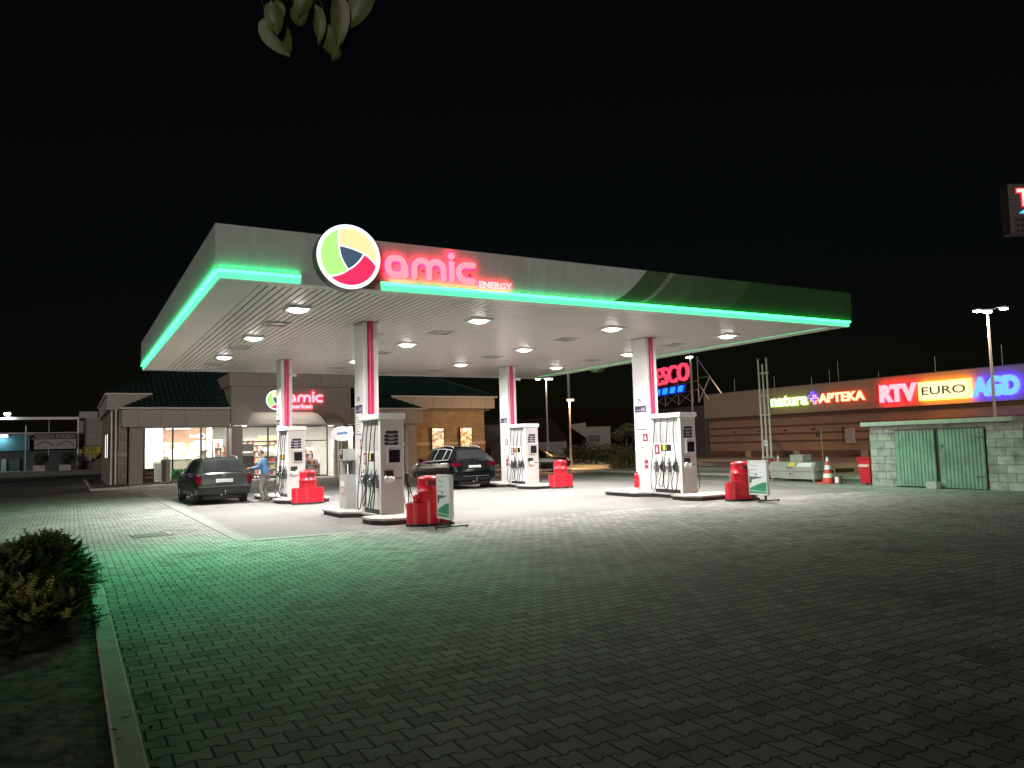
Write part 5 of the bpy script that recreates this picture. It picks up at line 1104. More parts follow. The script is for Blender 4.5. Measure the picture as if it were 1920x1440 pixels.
# outside in front of the shop
t = thing('chalk_board', 'small dark brown framed board standing on feet by the shop window', 'board', (3.62, 45.55, .12))
b = MB(); b.box(-.24, .24, -.03, .03, .12, .82); k = b.build('board', t, pm('board_brown', (.05, .025, .015), .5)); b = MB(); b.prism([(-.18, .25), (0, .33), (.18, .26), (.18, .36), (0, .42), (-.18, .35)], .031, .034, frame((0, 0, 0), (1, 0, 0), (0, 0, 1))); b.prism([(-.18, .5), (0, .56), (.18, .5), (.18, .58), (0, .63), (-.18, .58)], .031, .034, frame((0, 0, 0), (1, 0, 0), (0, 0, 1))); b.build('chalk_drawing', k, pm('chalk_brown', (.30, .18, .13), .8))
b = MB(); b.box(-.2, -.17, -.15, .15, 0, .119); b.box(.17, .2, -.15, .15, 0, .119); b.build('feet', t, M_black)
t = thing('ice_freezer', 'tall pale freezer cabinet between the dark board and the green jugs', 'freezer', (4.45, 45.95, .12)); MB().box(-.22, .22, -.22, .22, 0, 1.28).build('cabinet', t, M_panel, bevel=.01); MB().box(-.2, .02, -.232, -.222, .1, 1.2).build('door', t, pm('door_brown', (.16, .12, .10), .4)); [MB().cyl((.12, -.222, .3 + .3 * q), (.12, -.228, .3 + .3 * q), .03).build('sticker', t, M_dgrey) for q in range(3)]
t = thing('jug_rack', 'low green-grey rack carrying washer fluid jugs under the shop window', 'rack', (5.6, 45.9, .12))
MB().box(-.85, .85, -.22, .22, 0, .22).build('base', t, pm('rack_grey', (.25, .3, .25), .6)); MB().box(-.85, .85, -.22, .22, .221, .46).build('crate', t, pm('crate_green', (.01, .16, .05), .4))
jp = None; k_ = 0
for r_ in range(2):
    for i in range(9):
        pos = (4.86 + i * .18, 45.80 + r_ * .2, .581); g_ = i < 5
        lb = ('green' if g_ else 'pale') + ' washer fluid jug in the ' + ('front' if r_ == 0 else 'back') + ' row on the rack, ' + ('first', 'second', 'third', 'fourth', 'fifth', 'sixth', 'seventh', 'eighth', 'ninth')[i] + ' from the freezer'
        if i in (0, 5) and r_ == 0:
            jt = thing('fluid_jug', lb, 'jug', pos, 0, 'washer fluid jugs'); MB().box(-.075, .075, -.06, .06, 0, .24).build('body', jt, pm('jug_green' if g_ else 'jug_pale', (.02, .45, .16) if g_ else (.6, .68, .5), .3), bevel=.02); MB().cyl((0, 0, .241), (0, 0, .28), .025).build('cap', jt, M_black if g_ else M_white)
            if g_: jgreen = jt
            else: jpale = jt
        else: dup(jgreen if g_ else jpale, pos, None, lb)
t = thing('red_locker', 'dark red gas bottle locker standing right of the shop entrance', 'locker', (14.0, 43.9, .12)); MB().box(-.26, .26, -.3, .3, 0, .95).build('cabinet', t, pm('locker_red', (.30, .015, .03), .45), bevel=.01); MB().box(-.2, .2, -.312, -.302, .1, .85).build('door', t, pm('locker_door', (.25, .01, .02), .5))
b = MB(); b.cyl((0, 0, 0), (0, 0, .04), .12, n=20); tag(b.build('floor_mat', None, M_black, loc=(2.35, 45.6, .122)), 'small dark round lid lying on the pavement by the drainpipe', 'lid')
# posters
def lightbox(name, lb, fr_, w, h, on=1.0, pic=True, side=None):
    t = thing(name, lb, 'poster', tuple(fr_[0])); f = (V((0, 0, 0)), fr_[1], fr_[2], fr_[3])
    MB().prism([(0, 0), (w, 0), (w, h), (0, h)], 0, .11, f).build('case', t, pm('case_brown', (.04, .03, .025), .4))
    p = MB().prism([(.05, .05), (w - .05, .05), (w - .05, h - .05), (.05, h - .05)], .112, .118, f).build('picture', t, on)
    return t, p, f
def poster_mat(nm, sc_, c0, c1, st_):
    m, N, L, B = nodes_of(nm); g = N.new('ShaderNodeNewGeometry'); vo = N.new('ShaderNodeTexNoise'); vo.inputs['Scale'].default_value = sc_; vo.inputs['Detail'].default_value = 3; vo.inputs['Distortion'].default_value = 1.2; L.new(g.outputs['Position'], vo.inputs['Vector'])
    rp = N.new('ShaderNodeValToRGB'); L.new(vo.outputs['Fac'], rp.inputs[0]); rp.color_ramp.elements[0].position = .42; rp.color_ramp.elements[0].color = (*c0, 1); rp.color_ramp.elements[1].position = .56; rp.color_ramp.elements[1].color = (*c1, 1)
    L.new(rp.outputs[0], B.inputs['Base Color']); L.new(rp.outputs[0], B.inputs['Emission Color']); B.inputs['Emission Strength'].default_value = st_; return m
for x, nm, c0, lb in ((20.62, 'poster_cups', (.35, .22, .14), 'lit food poster with pale cups on the tan wall, nearer the pumps'), (22.68, 'poster_fries', (.42, .2, .05), 'lit golden food poster on the tan wall, nearer the building corner')):
    t, p, f = lightbox('wall_poster', lb, frame((x, 47.39, 1.50), (1, 0, 0), (0, 0, 1)), .92, 1.46, poster_mat(nm, 3.0, c0, (.85, .70, .45), .8))
    t['group'] = 'lit posters on the tan wall'
    b = MB(); b.prism([(.2, 1.24), (.72, 1.26), (.72, 1.36), (.2, 1.34)], .119, .122, f); b.build('title_line', p, em('poster_title', (1, .95, .85), 1.2))
for y, lb in ((47.75, 'edge-on lit poster case on the side wall, nearer the corner'), (50.3, 'edge-on lit poster case on the side wall, farther from the corner')):
    t, p, f = lightbox('wall_poster', lb, frame((1.85, y + 1.1, 1.50), (0, -1, 0), (0, 0, 1)), 1.0, 1.40, em('poster_side', (.9, .85, .8), 1.1)); t['group'] = 'lit posters on the side wall'
# shop sign
round_logo('round_logo_sign', 'smaller round lit sign above the shop entrance, half behind a column', frame((10.05, 44.98, 4.56), (1, 0, 0), (0, 0, 1)), .56, .14)
t = thing('letter_sign', 'glowing words amic market above the shop entrance', 'sign', (10.72, 45.0, 4.3))
f = frame((0, 0, 0), (1, 0, 0), (0, 0, 1))
b = MB(); amic_letters(b, f, 0, .14, 2.02, .45, .12, .075, .095); put_text(b, 'market', f, 0, -.22, 1.42, .26, .04, .02, .07); b.build('letters', t, em('letter_pink2', (1, .55, .6), 1.1))
b = MB(); amic_letters(b, f, 0, .14, 2.02, .45, .16, .04, .072); put_text(b, 'market', f, -.02, -.24, 1.46, .30, .07, .02, .035); b.build('halo_case', t, em('halo_red2', (1, .01, .06), 5))
b = MB()
for k in range(6): b.box(.1 + k * .36, .14 + k * .36, -.039, 0, .3, .34)
b.build('spacers', t, M_dgrey)

# ================================================================== RIGHT: SHED AND NEARBY THINGS
M_block = brickm('concrete_block', (.42, .42, .39), (.28, .29, .27), (.20, .20, .19), .50, .245, .014, 'SZ', bump=1.0, var=.5)
sh = thing('block_shed', 'low concrete block shed with two green ribbed metal doors', 'shed', (22.9, 14.3, 0))
b = MB(); b.box(22.9, 23.1, 15.74, 16.62, 0, 1.95); b.box(22.9, 23.1, 11.85, 12.86, 0, 1.95); b.box(23.101, 25.2, 16.42, 16.62, 0, 1.95); b.box(23.101, 25.2, 11.85, 12.05, 0, 1.95); b.box(25.201, 25.4, 11.85, 16.62, 0, 1.95); b.box(22.9, 23.1, 12.861, 15.739, 1.82, 1.95)
wpart(b, 'block_wall', sh, M_block)
b = MB(); b.box(22.62, 25.55, 11.95, 16.75, 1.955, 2.085); wpart(b, 'roof_slab', sh, M_concrete, bevel=.01)
M_door = pm('door_green', (.18, .31, .23), .5, var=.45, scale=1.5)
def door(x, y0, y1, z0, z1, ang, nm='door'):
    b = MB(); n = int((y1 - y0) / .115); b.box(x, x + .02, y0, y1, z0, z1)
    for i in range(n): yy = y0 + .02 + i * .115; b.prism([(yy, z0), (yy + .07, z0), (yy + .07, z1), (yy, z1)], -.018, -.001, (V((x, 0, 0)), V((0, 1, 0)), V((0, 0, 1)), V((1, 0, 0))))
    o = wpart(b, nm, sh, M_door); return o
d1 = door(22.885, 14.40, 15.72, .05, 1.79, 0); d2 = door(22.86, 12.90, 14.26, .03, 1.79, 0)
b = MB(); b.box(22.80, 22.838, 14.10, 14.22, 1.28, 1.31); b.cyl((22.82, 14.16, 1.30), (22.82, 14.16, 1.18), .012); b.build('handle', d2, M_dgrey)
b = MB()
for z in (.35, 1.5): b.box(22.835, 22.84, 12.92, 13.2, z, z + .05)
b.build('hinge', d2, M_dgrey)
b = MB(); b.box(22.93, 22.97, 12.87, 15.73, 0, 1.815); wpart(b, 'door_gap', sh, M_black)
tag(MB().box(22.55, 22.78, 14.22, 14.56, .004, .22).build('door_stop_block', None, M_concrete, bevel=.01), 'loose concrete block lying in front of the shed doors', 'block')
tag(MB().box(25.56, 45, 5.0, 12.0, .0, 1.85).build('hedge_wall', None, pm('dark_wall', (.03, .03, .03), .9), bevel=.02), 'dark low wall running on beyond the shed', 'wall') if False else None
# red wheelie bin
t = thing('wheelie_bin', 'red wheelie bin with a pale stripe at the shed corner', 'bin', (23.55, 17.22, .004))
b = MB(); b.add([(-.17, -.19, .05), (.17, -.19, .05), (.17, .19, .05), (-.17, .19, .05), (-.22, -.24, .86), (.22, -.24, .86), (.22, .24, .86), (-.22, .24, .86)], [(3, 2, 1, 0), (4, 5, 6, 7), (0, 1, 5, 4), (1, 2, 6, 5), (2, 3, 7, 6), (3, 0, 4, 7)]); bd = b.build('body', t, M_red, bevel=.012)
MB().box(-.27, .25, -.27, .27, .865, .93).build('lid', t, M_red, bevel=.02); MB().box(-.235, -.21, -.2, .2, .60, .69).build('stripe', t, pm('stripe_pink', (.8, .45, .45), .5))
for s_ in (-1, 1): MB().cyl((.18, s_ * .17, .1), (.18, s_ * .21, .1), .1, n=18).build('wheel', t, M_rubber)
t = thing('white_post', 'thin pale post standing behind the red wheelie bin', 'post', (23.85, 17.0, 0)); b = MB(); b.box(-.03, .03, -.05, .05, 0, 1.65); b.build('post', t, M_panel); MB().box(-.05, .0, -.09, .02, 1.651, 1.72).build('cap', t, M_panel)
# sand chest
t = thing('sand_chest', 'grey steel chest with sloping lid, yellow and white stickers', 'chest', (23.85, 20.75, .004), R(-6))
b = MB(); b.box(0, .85, -1.15, 1.15, .10, .38); bd = b.build('body', t, pm('chest_grey', (.34, .35, .31), .5, var=.15), bevel=.008)
b = MB()
pr = [(-.03, .385), (.88, .385), (.86, .72), (.10, .72), (-.03, .55)]
b.prism(pr, -1.18, 1.18, (V((0, 0, 0)), V((1, 0, 0)), V((0, 0, 1)), V((0, -1, 0)))); ld = b.build('lid', t, pm('chest_grey', None), bevel=.008)
b = MB(); [b.box(x, x + .06, y, y + .06, 0, .1) for x in (.03, .76) for y in (-1.1, 1.04)]; b.build('leg', t, M_galv)
f = frame((-.031, 1.18, 0), (0, -1, 0), (0, 0, 1))
b = MB(); b.prism([(1.0, .50), (1.34, .50), (1.34, .54), (1.0, .54)], .001, .03, f); b.cyl((-.045, -.02, .30), (-.10, -.02, .27), .03, n=10); b.build('handle', ld, M_chrome)
fs_ = frame((-.035, 1.18, .545), (0, -1, 0), (.13, 0, .17))
b = MB(); b.prism([(1.03, .02), (1.33, .02), (1.33, .19), (1.03, .19)], .001, .006, fs_); b.build('yellow_sticker', ld, pm('yellow', None))
b = MB(); b.prism([(1.5, .02), (2.2, .02), (2.2, .19), (1.5, .19)], .001, .006, fs_); b.build('white_sticker', ld, M_white)
t = thing('grey_box', 'small grey box standing on the steel chest', 'box', (24.35, 20.7, .728), R(-6)); MB().box(-.22, .22, -.33, .33, 0, .24).build('case', t, pm('chest_grey', None), bevel=.01); MB().box(-.23, .23, -.34, .34, .241, .27).build('lid', t, M_concrete)
# small marker cone on the chest
def cone(x, y, z, r_, h, lb, nb, sq=True, pale=False):
    t = thing('traffic_cone', lb, 'cone', (x, y, z)); cr2 = pm('cone_red', (.62, .07, .05), .5) if not pale else pm('cone_pale', (.4, .2, .15), .6)
    MB().box(-r_ * 1.5, r_ * 1.5, -r_ * 1.5, r_ * 1.5, 0, h * .05).build('base', t, cr2 if not pale else M_white, bevel=.01)
    b = MB(); z0 = h * .051; zs = [z0 + (h - z0) * i / nb for i in range(nb + 1)]
    for i in range(nb):
        ra, rb = r_ * (1 - .86 * i / nb), r_ * (1 - .86 * (i + 1) / nb); b.mat(cr2 if i % 2 == 0 else pm('cone_white', (.8, .78, .75), .5)); b.lathe([(ra, zs[i]), (rb, zs[i + 1])], 28)
    b.lathe([(r_ * .14, h), (.001, h)], 28); b.build('cone_body', t); return t
cone(23.55, 18.85, .004, .21, .93, 'tall red and white striped traffic cone beside the chest', 6)
cone(24.3, 21.75, .73, .07, .30, 'small faded cone standing on the left end of the chest', 3, pale=True)
t = thing('hand_pump', 'small wooden-handled tool with a white label beside the cone', 'tool', (23.35, 18.25, .004)); MB().box(-.05, .04, -.10, .14, 0, .28).build('block', t, pm('tool_brown', (.13, .07, .05), .6)); MB().box(-.06, -.052, -.02, .12, .03, .24).build('white_label', t, M_white); b = MB(); b.tube([(0, .1, .28), (0, .16, .45), (0, .2, .58)], .03); b.build('handle', t, M_wood)
# vent masts
t = thing('vent_mast', 'three tall pale tank vent pipes braced together, leaning slightly', 'vent pipes', (25.1, 22.95, .0))
pv = [((-.0, .28), 5.0, .00), ((.0, .06), 4.75, 0), ((.0, -.16), 5.02, 0)]
for k, (p, h, q) in enumerate(pv):
    b = MB(); b.cyl((p[0], p[1] - .0, 0), (p[0] - .02, p[1] + .02, h), .045, .035, n=10); b.build('vent_pipe', t, pm('vent_pale', (.55, .54, .48), .5)); 
    if k != 1: MB().cyl((p[0] - .02, p[1] + .02, h - .08), (p[0] - .02, p[1] + .02, h + .01), .06, n=10).build('vent_cap', t, M_dgrey)
b = MB(); [b.box(-.06, .03, -.2, .32, z, z + .05) for z in (.85, 2.6, 3.4, 4.35)]; b.build('crossbar', t, pm('vent_pale', None))
f = frame((-.07, .15, 1.35), (0, -1, 0), (0, 0, 1)); b = MB(); b.prism([(-.02, 0), (.20, 0), (.20, .22), (-.02, .22)], 0, .006, f); k = b.build('number_plate', t, M_white); b = MB(); put_text(b, '12', f, .02, .05, .14, .12, .01, .002, .007); b.build('number', k, M_black)
t = thing('wheeled_extinguisher', 'dark red wheeled fire extinguisher at the foot of the vent pipes', 'extinguisher', (24.7, 22.45, .004)); b = MB(); b.lathe([(.001, .12), (.14, .12), (.16, .18), (.16, .68), (.10, .80), (.03, .84), (.001, .84)], 20); b.build('cylinder', t, pm('ext_red', (.32, .02, .05), .45)); b = MB(); b.tube([(-.05, .16, .25), (-.05, .17, .9), (-.05, .0, 1.0), (-.05, -.17, .9), (-.05, -.16, .25)], .015); b.build('frame', t, M_panel)
for s_ in (-1, 1): MB().cyl((.05, s_ * .17, .12), (.05, s_ * .22, .12), .12, n=18).build('wheel', t, M_rubber)

# ================================================================== SUPERMARKET
SX = 55.0
sm_ = thing('supermarket', 'long low brown supermarket with banded wall and lit sign band', 'supermarket', (SX, 40, 0))
M_sw = pm('market_wall', (.44, .27, .18), .8, var=.12, scale=.6); M_sf = pm('market_fascia', (.50, .37, .26), .6, var=.06, scale=.4); M_sb = pm('market_dark', (.20, .11, .075), .8, var=.2)
b = MB(); b.box(SX, SX + 30, 10, 57.7, 0, 3.7); wpart(b, 'wall', sm_, M_sw)
b = MB(); b.box(SX - .35, SX + 30, 9.6, 57.9, 3.76, 6.10); wpart(b, 'sign_band', sm_, M_sf)
b = MB(); b.box(SX - .05, SX - .001, 10, 57.6, 3.42, 3.74); b.box(SX - .05, SX - .001, 10, 57.6, .0, .55)
for z in (2.62, 1.95, 1.28): b.box(SX - .05, SX - .001, 10, 57.6, z, z + .17)
wpart(b, 'dark_band', sm_, M_sb)
b = MB(); b.box(SX - .3, SX + 30, 57.95, 68, 0, 5.1); wpart(b, 'rear_block', sm_, pm('market_grey', (.12, .10, .10), .7))
b = MB()
for y in range(12, 57, 3): b.box(SX - .12, SX - .051, y, y + .35, 2.28, 2.38)
wpart(b, 'wall_lamp', sm_, M_black)
b = MB()
bo = None
for y, w_ in ((13, 'first'), (17.5, 'second'), (24, 'third'), (33, 'fourth'), (39.5, 'fifth'), (46, 'sixth'), (51.5, 'seventh')):
    lb = 'low pale concrete block at the supermarket wall, %s from the far right' % w_
    if bo is None: bo = tag(MB().box(-.2, .2, -.2, .2, 0, .55).build('concrete_block', None, M_sf, loc=(SX - 1.3, y, .006), bevel=.04), lb, 'block', 'concrete blocks along the supermarket wall')
    else: dup(bo, (SX - 1.3, y, .006), None, lb)
b = MB()
for y, h in ((56, 7.6), (51, 7.4), (44.9, 7.4), (44, 8.1), (35.4, 7.5), (30.5, 7.8), (46.8, 7.0), (40.2, 6.8)): b.cyl((SX + 2, y, 6.1), (SX + 2, y, h), .025, n=6)
wpart(b, 'roof_rod', sm_, M_galv)
b = MB(); b.box(SX - .35 , SX + .5, 9.6, 57.9, 6.101, 6.16); wpart(b, 'roof_edge', sm_, M_dgrey)
tag(MB().box(SX - .35, SX - .06, 41.15, 41.9, 1.1, 2.3).build('notice_board', None, pm('notice', (.55, .50, .47), .6)), 'pale notice board on the brown supermarket wall', 'board')
def sign_letters(name, lb, body, y, z, w, h, face, halo, bold=.05, hg=.03, sl=0.0, bk=.16):
    """letters on the supermarket band, reading towards -Y; y,z = lower left"""
    t = thing(name, lb, 'sign', (SX - .35, y, z)); f = frame((0, 0, 0), (0, -1, 0), (0, 0, 1)); g = text(body, bold, .5)
    b = MB(); b.geo(g, f, 0, 0, w, h, .08, .34); b.build('letters', t, face)
    b = MB(); g2 = text(body, bold + hg, .5); b.geo(g2, f, -.05, -.05, w + .1, h + .1, .1, .24); b.build('halo_case', t, halo)
    b = MB()
    for k in range(4): b.cyl(f[0] + f[1] * (w * (k + .5) / 4) + f[2] * h * .45, f[0] + f[1] * (w * (k + .5) / 4) + f[2] * h * .45 + f[3] * .2, .04, n=6)
    b.build('spacers', t, M_dgrey); return t
sign_letters('letter_sign', 'glowing pale green word natura on the supermarket', 'natura', 49.1, 4.42, 3.95, .92, em('nat_face', (.72, 1, .62), 1.2), em('nat_halo', (.20, .32, .03), 2.2), .03, .015)
sign_letters('letter_sign', 'cream lit word APTEKA on the supermarket', 'APTEKA', 44.0, 4.48, 4.4, .76, em('apt_face', (1, .76, .42), 1.1), em('apt_halo', (.50, .025, .005), 2.4), .04, .012)
sign_letters('letter_sign', 'large pink lit letters RTV with red glow', 'RTV', 38.32, 4.15, 3.05, 1.34, em('rtv_face', (1, .50, .56), 1.0), em('rtv_halo', (1, .006, .02), 9), .06)
sign_letters('letter_sign', 'large light blue lit letters AGD with blue glow', 'AGD', 31.22, 4.12, 3.1, 1.34, em('agd_face', (.16, .52, 1), 1.0), em('agd_halo', (.03, .02, 1), 9), .06)
t = thing('box_sign', 'lit cream box sign with dark red word EURO', 'sign', (SX - .35, 35.10, 4.10)); f = frame((0, 0, 0), (0, -1, 0), (0, 0, 1))
MB().prism([(0, 0), (3.75, 0), (3.75, 1.36), (0, 1.36)], .05, .40, f).build('light_box', t, em('euro_edge', (1, .30, .03), 6.0)); b = MB(); b.prism([(.06, .06), (3.69, .06), (3.69, 1.30), (.06, 1.30)], .402, .42, f); k = b.build('face', t, em('euro_face', (1, .80, .42), 1.15))
b = MB(); put_text(b, 'EURO', f, .28, .40, 3.2, .58, .0, .02, .423); b.build('letters', k, pm('euro_letters', (.12, .01, .01), .5))
t = thing('pharmacy_cross', 'small blue and red outlined cross between natura and APTEKA', 'sign', (SX - .35, 44.75, 4.92)); f = frame((0, 0, 0), (0, -1, 0), (0, 0, 1))
cp = lambda s_, ox, oy: [(ox + s_ * a, oy + s_ * c) for a, c in ((-.12, .12), (-.12, .38), (.12, .38), (.12, .12), (.38, .12), (.38, -.12), (.12, -.12), (.12, -.38), (-.12, -.38), (-.12, -.12), (-.38, -.12), (-.38, .12))]
b = MB(); stroke(b, f, cp(1.0, 0, .15), .09, .1, .2, closed=True); b.build('blue_outline', t, em('cross_blue', (.12, .08, 1), 2.0)); b = MB(); stroke(b, f, cp(.95, .3, -.12), .09, .22, .3, closed=True); b.build('red_outline', t, em('cross_red', (1, .45, .4), 1.2))
# roof truss sign, letters rise towards the viewer's right
P0 = V((48.98, 58.15, 0)); hd = V((.27, .963, 0)).normalized(); P0 = P0 + V((11, 0, 0)) * 0
fr_ = (P0, -hd, V((0, 0, 1)), (-hd).cross(V((0, 0, 1))))
t = thing('roof_letter_sign', 'huge red lit supermarket letters with blue dashes on a steel truss', 'sign', tuple(P0)); f = (V((0, 0, 0)),) + fr_[1:]
b = MB(); b.geo(text('TESCO', .005, .5), f, -1.75, 6.93, 8.75, 1.62, .25, .15); b.build('letters', t, em('tes_red', (1, .055, .12), 1.0))
b = MB(); b.geo(text('TESCO', .035, .5), f, -1.8, 6.88, 8.85, 1.72, .1, -.02); b.build('halo_case', t, em('tes_halo', (.10, .0, .004), 1.0))
b = MB(); bh = MB()
for k in range(5):
    x = -1.6 + k * 1.62; MB().prism([(x, 6.02), (x + .66, 6.02), (x + .95, 6.55), (x + .29, 6.55)], .1, .3, f).build('blue_dash', t, em('tes_blue', (.02, .30, 1), 1.0)); bh.prism([(x - .12, 5.92), (x + 1.0, 5.92), (x + 1.25, 6.65), (x + .13, 6.65)], 0, .09, f)
bh.build('dash_halo', t, em('tes_bhalo', (.0, .0, .25), 1.0))
b = MB(); o_, u_, v_, n_ = f
PP = lambda x, z, d=0: o_ + u_ * x + v_ * z - n_ * d
for x in (-1.5, 1.3, 4.1, 6.9, 8.0): b.cyl(PP(x, 4.9, .2), PP(x, 8.6 if x < 7.5 else 8.9, .2), .05, n=6)
for x in (-1.5, 1.3, 4.1): b.cyl(PP(x, 4.95, .2), PP(x + 2.8, 6.0, .2), .035, n=6); b.cyl(PP(x + 2.8, 4.95, .2), PP(x, 6.0, .2), .035, n=6)
for z in (6.0, 6.78): b.cyl(PP(-1.7, z, .2), PP(7.8, z, .2), .04, n=6)
b.cyl(PP(8.0, 8.7, .2), PP(12.0, 5.35, .2), .06, n=6); b.cyl(PP(8.0, 7.0, .2), PP(10.2, 6.95, .2), .04, n=6); b.cyl(PP(8.05, 5.0, .2), PP(10.1, 6.9, .2), .05, n=6); b.cyl(PP(8.1, 6.5, .2), PP(9.8, 5.0, .2), .04, n=6)
b.build('truss', t, pm('truss_grey', (.30, .28, .27), .6))
# tall pylon sign at the right edge
t = thing('pylon_sign', 'tall dark pylon sign at the right edge with red lit T and blue dash', 'pylon sign', (40.75, 19.05, 0))
f = frame((-1.36, 1.18, 11.2), (1.05, -.57, 0), (0, 0, 1))
MB().prism([(0, 0), (3.4, 0), (3.4, 2.45), (0, 2.45)], -.6, 0, f).build('sign_box', t, pm('pylon_box', (.07, .055, .055), .6))
b = MB()
for q in range(9): z = .9 + q * .17; b.prism([(.02, z), (3.38, z), (3.38, z + .03), (.02, z + .03)], .001, .02, f)
for x in (0, .09, 3.31): b.prism([(x, 0), (x + .04, 0), (x + .04, 2.45), (x, 2.45)], .022, .04, f)
b.build('slats', t, pm('pylon_slat', (.16, .13, .13), .6))
b = MB(); b.prism([(.42, 2.02), (3.0, 2.02), (3.0, 2.18), (.42, 2.18)], .05, .09, f); b.prism([(.66, 1.35), (.90, 1.35), (.90, 2.019), (.66, 2.019)], .05, .09, f); b.build('letter', t, em('t_face', (1, .62, .55), 1.1))
b = MB(); b.prism([(.34, 1.95), (3.08, 1.95), (3.08, 2.25), (.34, 2.25)], .041, .046, f); b.prism([(.57, 1.28), (.99, 1.28), (.99, 1.949), (.57, 1.949)], .041, .046, f); b.build('letter_glow', t, em('t_halo', (.6, .0, .02), 1.0))
b = MB(); b.prism([(.45, .98), (1.05, .98), (1.32, 1.17), (.72, 1.17)], .05, .09, f); b.build('dash', t, em('t_blue', (.10, .62, 1), 1.1))
b = MB()
for r_, (x, w) in enumerate(((.3, .12), (.5, 1.0), (.3, .12), (.55, .6), (.3, .1), (.5, 1.1))): z = .62 - (r_ // 2) * .27; b.prism([(x, z), (x + w, z), (x + w, z + .12), (x, z + .12)], .022, .03, f)
b.build('info_lines', t, M_black)
b = MB(); b.cyl((1.0, -.6, 0), (1.0, -.6, 11.2), .3, n=14); b.build('pylon', t, M_dgrey)
# H sign
t = thing('route_sign', 'small H sign on a thin post in the car park', 'sign', (38, 30.7, 0)); MB().cyl((0, 0, 0), (0, .05, 2.1), .025, n=8).build('post', t, pm('post_tan', (.45, .38, .3), .6)); b = MB(); b.box(-.02, .0, .07, .40, 1.63, 2.08); k = b.build('plate', t, pm('plate_tan', (.45, .36, .3), .6)); b = MB(); put_text(b, 'H', frame((-.021, .38, 1.66), (0, -1, 0), (0, 0, 1)), .02, .0, .26, .38, .04, .01, .002); b.build('letter', k, M_black)
# ================================================================== STREET LAMPS
M_lampw = em('lamp_white', (1, .90, .90), 30); M_lampo = em('lamp_orange', (1, .62, .35), 25)
def street_lamp(lb, x, y, h, heads, mt, col, watt, r0=.09, grp='street lamps', polemat=None, aim=None, kind='SPOT'):
    t = thing('street_lamp', lb, 'street lamp', (x, y, 0), 0, grp)
    b = MB(); b.cyl((0, 0, 0), (0, 0, h + .05), r0, r0 * .55, n=10); b.build('pole', t, polemat or pm('pole_pink', (.45, .40, .40), .5))
    for hx, hy, hz in heads:
        hd_ = MB().tube([(0, 0, h), (hx * .7, hy * .7, h + .06 + hz)], .03).build('arm', t, M_grey)
        MB().box(hx - .22, hx + .22, hy - .16, hy + .16, h + .0 + hz, h + .09 + hz).build('lamp_head', t, M_grey, bevel=.02)
        MB().box(hx - .19, hx + .19, hy - .13, hy + .13, h - .07 + hz, h - .002 + hz).build('lamp_glass', t, mt, bevel=.02)
        l = bpy.data.lights.new('street_light', kind); l.energy = watt; l.color = col; l.shadow_soft_size = .05
        if kind == 'SPOT': l.spot_size = R(150); l.spot_blend = .6
        o = bpy.data.objects.new('street_light', l); COL.objects.link(o); o.parent = t; o.location = (hx, hy, h - .12 + hz)
        if aim: o.rotation_euler = V(aim).to_track_quat('-Z', 'Y').to_euler()
    return t
street_lamp('tall twin street lamp behind the block shed', 41.2, 22.6, 7.95, ((-.45, .25, 0), (.0, .0, -.05), (.75, -.42, .1)), M_lampw, (1, .74, .42), 1500)
street_lamp('bright street lamp beside the roof letters', 42.93, 46.8, 8.32, ((0, 0, 0), (.12, .3, 0)), M_lampw, (1, .66, .42), 1200)
street_lamp('twin street lamp just under the canopy edge beyond pump number 2', 37.2, 59.4, 7.55, ((-.62, .35, 0), (.1, -.05, 0), (.32, -.2, 0)), M_lampw, (1, .80, .66), 450)
street_lamp('orange lamp fixed halfway up a taller pole', 27.85, 41.75, 4.48, ((.02, -.12, 0),), M_lampo, (1, .55, .24), 1700, aim=(-.35, .35, -.75))
t = bpy.data.objects['street_lamp.003']; MB().cyl((0, 0, 4.54), (-.05, 0, 11), .09, .07, n=10).build('upper_pole', t, pm('pole_pink', None))
